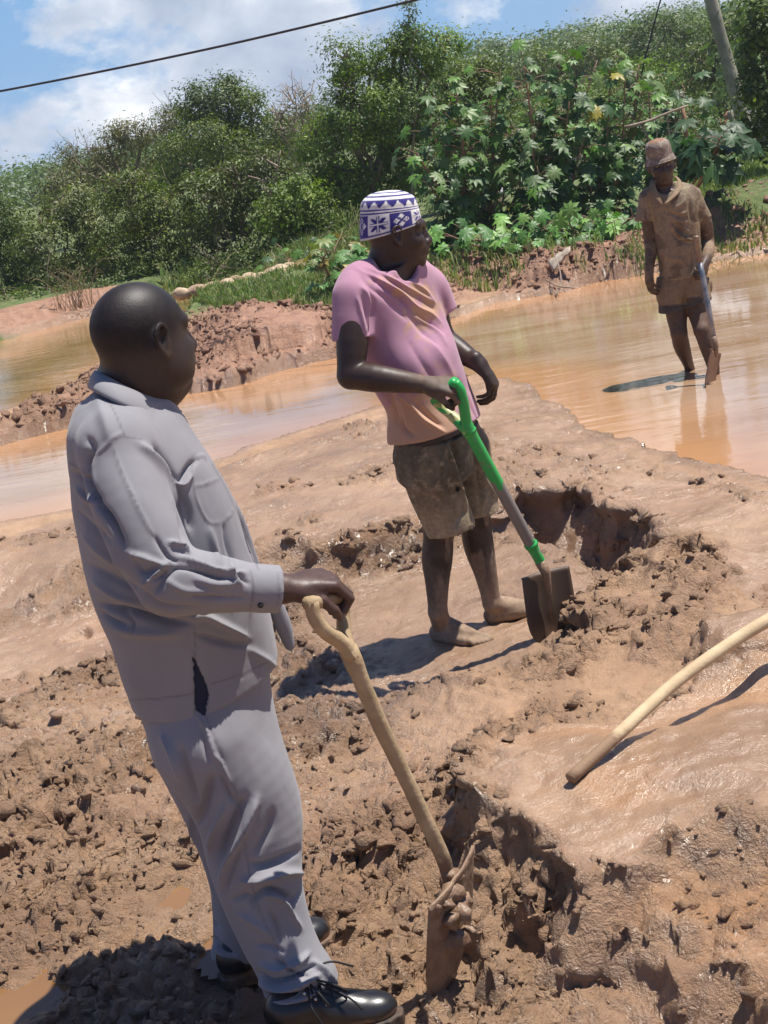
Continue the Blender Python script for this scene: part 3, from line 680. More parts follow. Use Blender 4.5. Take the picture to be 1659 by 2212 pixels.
tree('dark_gap_tree', 'dark green tree filling the gap right of the tall leafy tree', 'tree', 23, (1010, 560),
     [(1010, 170, 45, 40), (1050, 140, 25, 30), (980, 220, 50, 60), (1060, 230, 50, 60), (1000, 330, 80, 80)], .075, 1300, G1, TG, .2)
# right hillside canopies
for (lab, Y, bl, pal, ls) in [
    ('rounded yellow green tree on the skyline right of the open sky', 48, [(1130, 156, 36, 22), (1180, 131, 45, 28), (1250, 126, 55, 36), (1320, 146, 50, 36), (1200, 196, 80, 45), (1100, 201, 50, 35)], G1, .13),
    ('layered umbrella shaped tree, tallest on the right skyline', 44, [(1365, 81, 42, 18), (1430, 56, 45, 22), (1480, 76, 50, 24), (1400, 121, 60, 26), (1470, 136, 60, 30)], G2, .12),
    ('mid green bushy tree below the umbrella shaped one', 36, [(1350, 196, 70, 45), (1430, 176, 70, 50), (1500, 186, 60, 50), (1280, 236, 70, 50), (1180, 256, 80, 60)], GB, .10),
    ('wide green tree behind the leaning wooden pole', 33, [(1580, 86, 50, 46), (1640, 46, 50, 40), (1620, 136, 60, 60), (1530, 136, 50, 50), (1560, 236, 70, 60), (1660, 206, 60, 70)], G1, .10),
    ('grey green scrub tree low behind the castor thicket', 27, [(1380, 286, 90, 60), (1480, 276, 80, 60), (1290, 326, 80, 70), (1540, 316, 60, 50), (1190, 356, 90, 80), (1090, 346, 70, 80), (1400, 376, 90, 50)], G2, .08)]:
    tree('hillside_tree', lab, 'tree', Y, (np.mean([b[0] for b in bl]) + 40, 420), bl, ls, 1000 if Y < 40 else 500, pal, 'trees on the right hillside', .24 if Y < 34 else .36, trunk_r=.11)
tree('overhanging_dark_tree', 'dark shaded leafy tree hanging in from the right edge before the pole', 'tree', 18.5, (1800, 400),
     [(1640, 40, 40, 60), (1650, 130, 50, 60), (1700, 60, 90, 80), (1625, 190, 34, 40), (1680, 240, 70, 60), (1650, 210, 40, 50), (1662, 325, 20, 26)], .085, 900, G2, TG, .15, trunk_r=.09, aspect=.6)
# near bushes at the left
BG = 'bushes along the far bank'
for (lab, Y, bx_, bl, pal, ls, dn) in [
    ('grey green bush at the far left edge above the brown pond', 22.5, 20, [(-20, 470, 70, 60), (40, 520, 60, 60), (-10, 600, 80, 60), (70, 610, 50, 60)], G2, .07, 1300),
    ('loose grey leaved bush second from the left edge', 21.8, 150, [(130, 450, 60, 60), (200, 480, 70, 70), (110, 540, 60, 60), (180, 590, 80, 70), (120, 640, 60, 40)], [(.05, .07, .03), (.085, .11, .045), (.13, .155, .07), (.20, .21, .11)], .075, 1200),
    ('olive green bush behind the head of the bald man', 21.2, 330, [(290, 440, 70, 70), (350, 480, 70, 70), (260, 540, 70, 60), (340, 560, 70, 60), (410, 560, 50, 50)], G1, .07, 1300),
    ('dark bush with pale bent branches left of the cap', 20.8, 520, [(440, 430, 60, 60), (510, 400, 65, 60), (580, 380, 60, 60), (470, 500, 60, 60), (560, 470, 70, 60), (500, 560, 70, 45)], GD[:2] + [(.08, .12, .04), (.14, .18, .07)], .075, 1100),
    ('bright green leafy bush between the branches and the cap', 20.2, 640, [(600, 450, 50, 50), (650, 430, 55, 55), (620, 510, 60, 50), (680, 490, 50, 50), (720, 530, 40, 40)], GB, .075, 1500),
    ('low dark undergrowth bush above the sandbags', 19.6, 570, [(450, 600, 60, 30), (530, 580, 60, 34), (620, 555, 50, 30), (690, 560, 40, 30)], G2, .06, 1500),
    ('low dark undergrowth bush on the left bank', 20.4, 60, [(0, 660, 60, 34), (80, 660, 60, 36), (160, 650, 50, 40), (230, 640, 50, 40)], G2, .06, 1500)]:
    tree('bush', lab, 'bush', Y, (bx_, 650), bl, ls, dn, pal, BG, .18, twigs=6, trunk_r=.035)

# bare bent branches showing in the dark bush
br = MB()
for pts in [[(560, 520), (575, 440), (590, 400), (600, 360), (606, 325)], [(590, 400), (562, 388), (535, 380)], [(600, 360), (575, 345)]]:
    br.add(*tube(spline([P(a, b, 20.25) for a, b in pts], 12), list(np.linspace(.022, .008, 12)), 6))
tag(br.build('bare_branches', TWIG), 'pale bare bent branches showing in the dark bush left of the cap', 'branches')

# ---- castor plants
def castor_leaf(mb, c, n, ax, R, col):
    n = unit(n); ax = unit(ax - n * np.dot(ax, n)); sd = np.cross(n, ax)
    nl = 8; co = [c]; tri = []
    for k in range(nl):
        a = (k - (nl - 1) / 2) * (2 * math.pi * .86 / (nl - 1)); ln = R * (1.0 - .42 * (abs(a) / math.pi) ** 1.5) * rng.uniform(.9, 1.08)
        d = math.cos(a) * ax + math.sin(a) * sd; s_ = np.cross(n, d); droop = rng.uniform(.12, .4)
        w = R * .19
        b0 = len(co)
        co += [c + d * ln * .5 + s_ * w - n * ln * .04, c + d * ln * .5 - s_ * w - n * ln * .04, c + d * ln * .52 + n * ln * -.10, c + d * ln - n * ln * droop]
        tri += [(0, b0, b0 + 2), (0, b0 + 2, b0 + 1), (b0, b0 + 3, b0 + 2), (b0 + 2, b0 + 3, b0 + 1)]
        if k: # web between lobes near the centre
            w_ = c + unit(math.cos(a - .43) * ax + math.sin(a - .43) * sd) * R * .30 - n * R * .02
            co.append(w_); tri += [(0, b0 - 4 if k == 1 else b0 - 5, len(co) - 1), (0, len(co) - 1, b0 + 1)]
    co = np.array(co); cc = np.tile(np.array([*col, 1.0]), (len(co), 1)); cc[:, :3] *= rng.uniform(.88, 1.12, (len(co), 1))
    mb.add(co, None, tri, col=cc)
STEM = simple_mat('castor_stem', (.20, .16, .08), (.30, .14, .10), .6, 9, .2)
CPAL = np.array([(.030, .080, .024), (.045, .115, .033), (.070, .155, .045), (.125, .21, .085), (.08, .19, .03)])
def castor(lab, Y, base, tips, nleaf, R, pal=CPAL, low=.15, group='castor plants in the thicket on the far bank'):
    b = P(base[0], base[1], Y); gz = hz(b[0], Y); foot = np.array([b[0], Y, gz - .03])
    root = thing('castor_plant', lab, 'castor plant', (b[0], Y, gz), group)
    st = MB(); lf = MB(); f_all = []
    for (tx, ty) in tips:
        e_ = P(tx, ty, Y + rng.uniform(-.5, .4)); m_ = foot + (e_ - foot) * .5 + rng.normal(size=3) * .07 + (0, 0, .05)
        sp = spline([foot + rng.normal(size=3) * (.03, .03, 0), m_, e_], 14); st.add(*tube(sp, list(np.linspace(.016, .006, 14)), 6))
        k = max(4, int(nleaf))
        for q in range(k):
            t = low + (1 - low) * (q + rng.random()) / k; i = int(t * 12.9); p0 = sp[i] + (sp[min(i + 1, 13)] - sp[i]) * rng.random()
            d = rng.normal(size=3); d[2] = d[2] * .35 + .35; d[1] -= .25; d = unit(d); L_ = rng.uniform(.12, .34)
            p1 = p0 + d * L_; st.add(*tube([p0, p0 + d * L_ * .5 + (0, 0, .03), p1], [.004, .0035, .003], 4))
            nrm = np.array([d[0] * .55, d[1] * .55 - .38, .85]) + rng.normal(size=3) * .28
            c_ = pal[min(len(pal) - 1, int(rng.random() ** 1.1 * len(pal)))] * rng.uniform(.75, 1.35) * (1.12, 1.05, .80)
            if rng.random() < .005: c_ = np.array([.35, .30, .03])
            castor_leaf(lf, p1, nrm, np.array([d[0], d[1], -.25]), R * rng.uniform(.6, 1.2), c_)
    st.build('stem', STEM, root); lf.build('foliage', CASTOR, root, False)
    return root
castor('tall castor plant at the left of the thicket, nearest the cap', 16.2, (985, 575), [(930, 250), (960, 220), (900, 330), (1000, 280), (930, 400), (985, 180), (960, 330)], 28, .125)
castor('castor plant second from the left of the thicket', 16.6, (1060, 570), [(1060, 190), (1040, 240), (1100, 270), (1030, 330), (1090, 370), (1080, 150)], 28, .125)
castor('castor plant in the middle of the thicket with a yellow leaf', 16.0, (1150, 565), [(1140, 180), (1170, 230), (1120, 300), (1200, 290), (1160, 360), (1180, 420), (1130, 130)], 28, .125)
castor('tallest castor plant of the thicket with pale reddish trunk', 16.3, (1225, 560), [(1210, 120), (1250, 150), (1230, 220), (1280, 240), (1200, 340), (1260, 330), (1290, 130)], 28, .125)
castor('castor plant in the thicket just left of the boy in the bucket hat', 16.8, (1310, 545), [(1320, 130), (1350, 170), (1380, 140), (1340, 260), (1300, 330), (1390, 230), (1330, 390), (1370, 320)], 26, .12)
castor('castor plant standing high behind the bucket hat', 17.6, (1420, 500), [(1400, 160), (1440, 210), (1480, 190), (1470, 260), (1420, 300), (1500, 215)], 22, .125)
castor('bright low castor seedlings growing at the foot of the thicket', 15.3, (1240, 560), [(1150, 480), (1190, 500), (1230, 480), (1280, 470), (1330, 490), (1370, 470), (1390, 500), (1340, 530), (1230, 530), (1130, 520), (1060, 510), (1100, 540), (990, 520), (950, 500)], 13, .115, np.array([(.06, .16, .05), (.08, .21, .05), (.11, .27, .07), (.16, .32, .08)]), .4)
castor('dark glossy castor branch reaching right beyond the bucket hat', 15.2, (1445, 540), [(1490, 330), (1530, 300), (1560, 290), (1585, 330), (1520, 350), (1550, 345)], 10, .19, np.array([(.018, .055, .02), (.028, .085, .028), (.045, .11, .04)]), .72)
castor('small reddish castor seedling just left of the pink shirt', 15.6, (752, 660), [(735, 560), (715, 540), (760, 550), (700, 600), (740, 500), (770, 590)], 9, .12, np.array([(.07, .17, .05), (.12, .26, .10), (.16, .22, .07), (.22, .18, .07)]), .35)
castor('leggy castor plant hanging over the sandbags', 18.0, (640, 600), [(640, 560), (660, 575), (620, 590)], 6, .10, CPAL, .5)

# ---- grass
def grass(name, label, spots, kind='stuff', cat='grass'):
    """spots: (poly px at z, z, n, length, lean, palette)"""
    m = MB()
    for (poly, z, n, ln, pal) in spots:
        w = np.array(gp(poly, z)); x0, y0 = w.min(0); x1, y1 = w.max(0)
        p = rng.random((n * 3, 2)) * (x1 - x0, y1 - y0) + (x0, y0)
        ins = poly_sd(p[:, 0].astype(np.float32), p[:, 1].astype(np.float32), [tuple(a) for a in w]) < 0
        tuft = fbm2(p[:, 0] * 2.2, p[:, 1] * 2.2, 3, 17) > rng.uniform(-.5, .25, len(p))
        p = p[ins & tuft][:n]; k = len(p)
        if not k: continue
        zz = np.array([hz(a, b) for a, b in p]); r = rng.normal(size=(k, 2)) * .38
        L_ = ln * rng.uniform(.45, 1.25, k); a0 = rng.random(k) * math.pi; w_ = np.stack([np.cos(a0), np.sin(a0), 0 * a0], 1) * (.0045 + .003 * rng.random((k, 1))) * (1 + ln)
        b = np.stack([p[:, 0], p[:, 1], zz - .01], 1); mid_ = b + np.stack([r[:, 0] * L_ * .25, r[:, 1] * L_ * .25, L_ * .6], 1); tip = b + np.stack([r[:, 0] * L_, r[:, 1] * L_, L_ * (1 - .3 * np.hypot(r[:, 0], r[:, 1]))], 1)
        co = np.stack([b - w_, b + w_, mid_ - w_ * .8, mid_ + w_ * .8, tip], 1).reshape(-1, 3); i = np.arange(k)[:, None] * 5
        pal = np.array(pal); c_ = pal[rng.integers(len(pal), size=k)] * rng.uniform(.8, 1.25, (k, 1)); c_ = np.repeat(np.concatenate([c_, np.ones((k, 1))], 1), 5, 0)
        m.add(co, i + np.array([[0, 1, 3, 2]]), i + np.array([[2, 3, 4]]), col=c_)
    o = m.build(name, GRASSM, None, False)
    return tag(o, label, cat, kind=kind)
GP = [(.10, .18, .04), (.16, .24, .06), (.22, .27, .09), (.28, .27, .12)]
GDRY = [(.30, .25, .12), (.22, .22, .09), (.14, .19, .05)]
grass('short_grass', 'short green grass between the sandbags and the clay mound', [([(470, 665), (400, 655), (420, 640), (560, 612), (660, 585), (760, 560), (800, 600), (800, 668), (700, 662), (570, 655)], .2, 14000, .10, GP), ([(640, 560), (790, 520), (820, 600), (700, 610)], .25, 1500, .3, GP + GDRY)])
GL = [(.20, .28, .06), (.27, .33, .09), (.34, .35, .13), (.14, .22, .05)]
grass('bank_grass', 'tall green and yellow grass on the right bank behind the boy', [([(1430, 470), (1640, 395), (1540, 450), (1450, 520)], .2, 5000, .09, GL), ([(1430, 400), (1750, 310), (1750, 400), (1440, 460)], .3, 15000, .17, GL), ([(1480, 540), (1560, 505), (1700, 500), (1700, 530), (1560, 560)], .1, 900, .10, GDRY + GP)])
grass('thicket_grass', 'weedy grass at the foot of the bushes and castor thicket', [([(880, 600), (1430, 520), (1430, 480), (880, 540)], .3, 2600, .17, GP), ([(350, 640), (720, 570), (720, 540), (350, 610)], .2, 3000, .22, GP)])
def tuft(name, lab, px, py, Y, n, ln, pal, spread=.08, lean=.35):
    c = P(px, py, Y); m = MB(); z0 = hz(c[0], Y); lean = min(lean, .45); spread = min(spread, .12)
    for k in range(n):
        b = np.array([c[0] + rng.normal() * spread, Y + rng.normal() * spread, z0 - .01]); d = rng.normal(size=2) * lean; L_ = ln * rng.uniform(.5, 1.15)
        pts = spline([b, b + (d[0] * L_ * .3, d[1] * L_ * .3, L_ * .6), b + (d[0] * L_ * .9, d[1] * L_ * .9, L_ * .92), b + (d[0] * L_ * 1.3, d[1] * L_ * 1.3, L_ * .86)], 7)
        co, q, t = tube(pts, list(np.linspace(.004, .0015, 7)), 3); c_ = np.array(pal[rng.integers(len(pal))]) * rng.uniform(.8, 1.2)
        m.add(co, q, t, col=np.tile([*c_, 1], (len(co), 1)))
    tag(m.build(name, GRASSM), lab, 'grass tuft', 'tall grass tufts')
tuft('tall_grass_tuft', 'dry brown seeding grass tuft on the left bank', 165, 668, 19.6, 50, .55, [(.30, .24, .13), (.36, .28, .17)], .13)
tuft('tall_grass_tuft', 'yellow green arching grass tuft behind the cap', 770, 520, 17.2, 70, .65, [(.26, .34, .07), (.34, .38, .12)], .16)
tuft('tall_grass_tuft', 'long thin yellow flowering weed left of the sandbags', 400, 640, 18.6, 26, .85, [(.34, .36, .08), (.20, .30, .06)], .14, .5)
tuft('tall_grass_tuft', 'dark green arching grass clump at the foot of the leaning pole', 1585, 400, 17.5, 160, .5, [(.10, .19, .03), (.16, .26, .05)], .17)
tuft('tall_grass_tuft', 'pale dry grass clump at the water edge right of the boy', 1570, 545, 13.8, 70, .26, [(.34, .30, .15), (.2, .22, .08)], .22, .6)
# ------------------------------------------------------------------ modelling toolkit for bodies and cloth
class Field:
    def __init__(s, lo, hi, h):
        s.h = h; s.lo = np.array(lo, float); n = np.ceil((np.array(hi) - s.lo) / h).astype(int) + 1
        s.ax = [(s.lo[i] + h * np.arange(n[i])).astype(np.float32) for i in range(3)]
        s.f = np.full(n, 0.05, np.float32)
    def _reg(s, lo, hi):
        sl = []
        for i in range(3):
            a = int(np.clip(np.floor((lo[i] - s.lo[i]) / s.h), 0, len(s.ax[i]) - 1)); b = int(np.clip(np.ceil((hi[i] - s.lo[i]) / s.h) + 1, 0, len(s.ax[i])))
            if b <= a: return None
            sl.append(slice(a, b))
        return tuple(sl)
    def put(s, fn, lo, hi, k=0.01, mode='add'):
        m = 0.02 + k
        sl = s._reg(np.array(lo) - m, np.array(hi) + m)
        if sl is None: return
        x = s.ax[0][sl[0]][:, None, None]; y = s.ax[1][sl[1]][None, :, None]; z = s.ax[2][sl[2]][None, None, :]
        d = fn(x, y, z).astype(np.float32); f = s.f[sl]
        if mode == 'sub': d = -d; h = np.clip(.5 - .5 * (f - d) / k, 0, 1) if k > 0 else (d > f) * 1.0; s.f[sl] = np.clip(f + (d - f) * h + k * h * (1 - h), -.05, .05)
        elif mode == 'cut': s.f[sl] = np.maximum(f, d)
        else:
            d = np.minimum(d, .05); h = np.clip(.5 + .5 * (f - d) / k, 0, 1); s.f[sl] = f + (d - f) * h - k * h * (1 - h)
    def cap(s, a, b, ra, rb, k=0.01, mode='add'):
        a = np.array(a, float); b = np.array(b, float); v = b - a; l2 = float(v @ v) + 1e-9; r = max(ra, rb)
        def fn(x, y, z):
            px_, py_, pz_ = x - a[0], y - a[1], z - a[2]
            t = np.clip((px_ * v[0] + py_ * v[1] + pz_ * v[2]) / l2, 0, 1)
            return np.sqrt((px_ - t * v[0]) ** 2 + (py_ - t * v[1]) ** 2 + (pz_ - t * v[2]) ** 2) - (ra + (rb - ra) * t)
        s.put(fn, np.minimum(a, b) - r, np.maximum(a, b) + r, k, mode)
    def chain(s, pts, rad, k=0.01, n=None, mode='add', flat=None):
        pts = np.array(pts, float); rad = np.array(rad, float)
        if n:
            r2 = spline(np.stack([rad] * 3, 1), n)[:, 0]; pts = spline(pts, n); rad = np.maximum(r2, .001)
        r = rad.max()
        A, B = pts[:-1], pts[1:]
        def fn(x, y, z):
            best = None
            for a, b, ra, rb in zip(A, B, rad[:-1], rad[1:]):
                v = b - a; l2 = float(v @ v) + 1e-9
                px_, py_, pz_ = x - a[0], y - a[1], z - a[2]
                t = np.clip((px_ * v[0] + py_ * v[1] + pz_ * v[2]) / l2, 0, 1)
                qx, qy, qz = px_ - t * v[0], py_ - t * v[1], pz_ - t * v[2]
                if flat is not None:           # flat = (direction, scale>1): squeezed along direction
                    fd, fs = flat; dd = qx * fd[0] + qy * fd[1] + qz * fd[2]; e_ = (fs - 1) * dd
                    qx, qy, qz = qx + e_ * fd[0], qy + e_ * fd[1], qz + e_ * fd[2]
                    d = (np.sqrt(qx ** 2 + qy ** 2 + qz ** 2) - (ra + (rb - ra) * t)) * (.75)
                else: d = np.sqrt(qx ** 2 + qy ** 2 + qz ** 2) - (ra + (rb - ra) * t)
                best = d if best is None else np.minimum(best, d)
            return best
        s.put(fn, pts.min(0) - r, pts.max(0) + r, k, mode)
    def ell(s, c, rad, ax=None, k=0.01, mode='add'):
        c = np.array(c, float); A = np.eye(3) if ax is None else np.array(ax, float); R = np.array(rad, float)
        def fn(x, y, z):
            p = (x - c[0], y - c[1], z - c[2]); q = [p[0] * a[0] + p[1] * a[1] + p[2] * a[2] for a in A]
            k0 = np.sqrt(sum((q[i] / R[i]) ** 2 for i in range(3))); k1 = np.sqrt(sum((q[i] / R[i] ** 2) ** 2 for i in range(3)))
            return k0 * (k0 - 1) / (k1 + 1e-6)
        e = np.sqrt(sum((R[i] * np.abs(A[i])) ** 2 for i in range(3)))
        s.put(fn, c - e, c + e, k, mode)
    def loft(s, lv, S, F, k=0.02, n=2.3, open_ends=True, mode='add'):
        """lv rows: center(3), half width, front depth, back depth"""
        S = unit(S); F = unit(F - S * np.dot(F, S)); c = np.array([l[0] for l in lv], float); dm = np.array([l[1:4] for l in lv], float)
        m = 40; c = spline(c, m); dm = spline(dm, m); U = unit(c[-1] - c[0]); sp = (c - c[0]) @ U
        o_ = np.argsort(sp); sp = sp[o_]; c = c[o_]; dm = dm[o_]
        def fn(x, y, z):
            t = (x - c[0][0]) * U[0] + (y - c[0][1]) * U[1] + (z - c[0][2]) * U[2]
            # note: c[0] is the lowest level after sorting
            cc = [np.interp(t, sp - sp[0], c[:, i]) for i in range(3)]; w = np.interp(t, sp - sp[0], dm[:, 0]); df = np.interp(t, sp - sp[0], dm[:, 1]); db = np.interp(t, sp - sp[0], dm[:, 2])
            q = (x - cc[0], y - cc[1], z - cc[2]); a = q[0] * S[0] + q[1] * S[1] + q[2] * S[2]; b = q[0] * F[0] + q[1] * F[1] + q[2] * F[2]
            r = ((np.abs(a) / w) ** n + (np.abs(b) / np.where(b > 0, df, db)) ** n) ** (1 / n)
            d = np.sqrt(a * a + b * b) * (1 - 1 / np.maximum(r, .05)); d = np.where(r < .3, -.05, d)
            return np.maximum(d, np.maximum(-t, t - (sp[-1] - sp[0])))
        r = dm.max()
        s.put(fn, c.min(0) - r, c.max(0) + r, k, mode)
    def plane_cut(s, p, nrm):                   # keep the side the normal points away from
        p = np.array(p, float); nrm = unit(nrm)
        s.put(lambda x, y, z: (x - p[0]) * nrm[0] + (y - p[1]) * nrm[1] + (z - p[2]) * nrm[2], [a[0] for a in s.ax], [a[-1] for a in s.ax], 0, 'cut')
    def mesh(s):
        f = s.f; f[[0, -1]] = .05; f[:, [0, -1]] = .05; f[:, :, [0, -1]] = .05
        ins = f < 0
        cnt = np.zeros(tuple(n - 1 for n in f.shape), np.int8)
        for a in (0, 1):
            for b in (0, 1):
                for c in (0, 1): cnt += ins[a:f.shape[0] - 1 + a, b:f.shape[1] - 1 + b, c:f.shape[2] - 1 + c]
        act = np.argwhere((cnt > 0) & (cnt < 8)); idx = -np.ones(cnt.shape, np.int32); idx[tuple(act.T)] = np.arange(len(act))
        acc = np.zeros((len(act), 3)); num = np.zeros(len(act))
        cor = [(a, b, c) for a in (0, 1) for b in (0, 1) for c in (0, 1)]
        for p in cor:
            for ax in range(3):
                if p[ax]: continue
                q = list(p); q[ax] = 1
                fa = f[tuple((act + p).T)]; fb = f[tuple((act + q).T)]; m = (fa < 0) != (fb < 0)
                t = fa[m] / (fa[m] - fb[m]); v = np.tile(np.array(p, float), (m.sum(), 1)); v[:, ax] = t
                acc[m] += v; num[m] += 1
        co = (act + acc / num[:, None]) * s.h + s.lo
        qs = []
        for ax in range(3):
            o1, o2 = (ax + 1) % 3, (ax + 2) % 3
            a = [slice(None)] * 3; b = [slice(None)] * 3; a[ax] = slice(0, -1); b[ax] = slice(1, None)
            e = np.argwhere(ins[tuple(a)] != ins[tuple(b)])
            e = e[(e[:, o1] > 0) & (e[:, o2] > 0) & (e[:, o1] < f.shape[o1] - 1) & (e[:, o2] < f.shape[o2] - 1)]
            d1 = np.zeros(3, int); d2 = np.zeros(3, int); d1[o1] = 1; d2[o2] = 1
            q = np.stack([idx[tuple((e - d1 - d2).T)], idx[tuple((e - d2).T)], idx[tuple(e.T)], idx[tuple((e - d1).T)]], 1)
            fl = ins[tuple(e.T)]; q = np.where(fl[:, None], q, q[:, ::-1]); qs.append(q)
        return co, np.concatenate(qs)

def vnormals(co, q):
    a, b, c, d = (co[q[:, i]] for i in range(4)); n = np.cross(c - a, d - b); out = np.zeros_like(co)
    for i in range(4):
        for k in range(3): out[:, k] += np.bincount(q[:, i], n[:, k], len(co))
    return out / (np.linalg.norm(out, axis=1)[:, None] + 1e-12)

def relax(co, q, it=2, lam=.5):
    e = np.concatenate([q[:, [0, 1]], q[:, [1, 2]], q[:, [2, 3]], q[:, [3, 0]]]); n = len(co)
    deg = np.bincount(e[:, 0], minlength=n) + np.bincount(e[:, 1], minlength=n)
    for i in range(it):
        s_ = np.stack([np.bincount(e[:, 0], co[e[:, 1], k], n) + np.bincount(e[:, 1], co[e[:, 0], k], n) for k in range(3)], 1) / deg[:, None]
        co = co + (s_ - co) * lam
    return co

def biggest(co, q):
    """keep only pieces that matter: drops specks"""
    return co, q

def facing(co, nr):
    v = CAM - co; v /= np.linalg.norm(v, axis=1)[:, None]; return (v * nr).sum(1)

def sculpt(co, q, strokes, vis=.05):
    """folds of the cloth: (polyline, width, height) laid on the side where they were observed"""
    nr = vnormals(co, q); fz = sst(vis, vis + .25, facing(co, nr)); X, Y = proj(co); X = X.astype(np.float32); Y = Y.astype(np.float32); off = np.zeros(len(co))
    for pts, w, a in strokes:
        sp = spline(np.array([(p[0], p[1]) for p in pts], float), 4 * len(pts)) if len(pts) > 2 else np.array(pts, float)
        m = (X > sp[:, 0].min() - 3 * w) & (X < sp[:, 0].max() + 3 * w) & (Y > sp[:, 1].min() - 3 * w) & (Y < sp[:, 1].max() + 3 * w) & (fz > 0)
        if not m.any(): continue
        L_ = np.concatenate([[0], np.cumsum(np.hypot(*np.diff(sp, axis=0).T))]); tot = L_[-1]
        d = np.full(m.sum(), 1e9, np.float32); tt = np.zeros(m.sum(), np.float32); x = X[m]; y = Y[m]
        for i in range(len(sp) - 1):
            ax_, ay_ = sp[i]; vx, vy = sp[i + 1] - sp[i]; l2 = vx * vx + vy * vy + 1e-9; t = np.clip(((x - ax_) * vx + (y - ay_) * vy) / l2, 0, 1)
            dd = np.hypot(x - ax_ - t * vx, y - ay_ - t * vy); c = dd < d; d = np.where(c, dd, d); tt = np.where(c, (L_[i] + t * math.sqrt(l2)) / tot, tt)
        fade = np.sqrt(np.clip(4 * tt * (1 - tt), 0.04, 1))
        off[m] += a * (.5 * np.exp(-(d / w) ** 2) + .5 * np.exp(-d / (.62 * w))) * fade
    return co + nr * (off * fz)[:, None]

def paintpoly(co, q, poly, soft=2.0, vis=-.2):
    nr = vnormals(co, q); X, Y = proj(co); d = poly_sd(X.astype(np.float32), Y.astype(np.float32), poly)
    return (1 - sst(-soft, soft, d)) * (facing(co, nr) > vis)

def frame(fwd, up):
    f = unit(fwd); u = unit(np.array(up, float) - f * np.dot(up, f)); s_ = np.cross(u, f); return f, u, s_   # s_ = left side

def head(F, c, fwd, up, sc=1.0, fat=0.0, ears=True):
    """head with brow, eyes, nose, lips, chin and ears. c = middle of the skull. returns helper for points"""
    f, u, l = frame(fwd, up); A = (f, l, u); c = np.array(c, float)
    p = lambda a, b, d: c + sc * (a * f + b * l + d * u)
    F.ell(p(-.012, 0, .018), (.098 * sc, (.077 + .004 * fat) * sc, .088 * sc), A, .01)
    F.ell(p(.022, 0, -.045), (.070 * sc, (.061 + .012 * fat) * sc, .078 * sc), A, .03)
    F.ell(p(.030, 0, -.085), ((.052 + .006 * fat) * sc, (.046 + .02 * fat) * sc, .036 * sc), A, .03)
    F.ell(p(.070, 0, -.108), (.022 * sc, .024 * sc, .018 * sc), A, .02)
    for s_ in (-1, 1):
        F.cap(p(.066, .048 * s_, .018), p(.088, .012 * s_, .022), .011 * sc, .010 * sc, .018)          # brow
        F.ell(p(.058, .040 * s_, -.036), (.026 * sc, .024 * sc, .020 * sc), A, .02)                     # cheekbone
        F.ell(p(.086, .031 * s_, -.001), (.016 * sc, .017 * sc, .0105 * sc), A, .012, 'sub')
        F.ell(p(.068, .031 * s_, -.003), (.0145 * sc, .0145 * sc, .0125 * sc), A, .002)
        F.cap(p(.0775, .020 * s_, .005), p(.073, .043 * s_, .004), .0040 * sc, .0035 * sc, .004)        # lids
        F.ell(p(.098, .013 * s_, -.042), (.012 * sc, .010 * sc, .009 * sc), A, .008)                    # nostril wing
        if fat: F.ell(p(.02, .055 * s_, -.07), (.045 * sc, .024 * sc, .035 * sc), A, .03)
    F.cap(p(.086, 0, .008), p(.104, 0, -.032), .008 * sc, .012 * sc, .012)
    F.ell(p(.107, 0, -.038), (.012 * sc, .014 * sc, .011 * sc), A, .008)
    F.ell(p(.084, 0, -.064), (.018 * sc, .030 * sc, .020 * sc), A, .02)
    F.ell(p(.0965, 0, -.062), (.0115 * sc, .024 * sc, .0065 * sc), A, .005)
    F.ell(p(.0935, 0, -.078), (.0125 * sc, .022 * sc, .0075 * sc), A, .005)
    F.cap(p(.108, .022, -.0695), p(.108, -.022, -.0695), .0022 * sc, .0022 * sc, .003, 'sub')
    if ears:
        for s_ in (-1, 1):
            o = lambda a, b, d: p(a, (.073 + .004 * fat + b) * s_, d)
            F.ell(o(-.012, .004, -.012), (.020 * sc, .010 * sc, .030 * sc), A, .006)
            F.chain([o(.004, .006, .006), o(-.004, .012, .020), o(-.018, .018, .022), o(-.029, .021, .008), o(-.028, .019, -.010), o(-.018, .013, -.028), o(-.006, .007, -.041), o(.002, .003, -.036)], [.0045 * sc, .005 * sc, .0055 * sc, .0058 * sc, .0055 * sc, .0055 * sc, .0075 * sc, .005 * sc], .004, 16)
            F.ell(o(-.010, .016, -.006), (.011 * sc, .010 * sc, .017 * sc), A, .005, 'sub')
            F.cap(o(-.019, .012, .012), o(-.016, .012, -.018), .003 * sc, .003 * sc, .004)
    return p

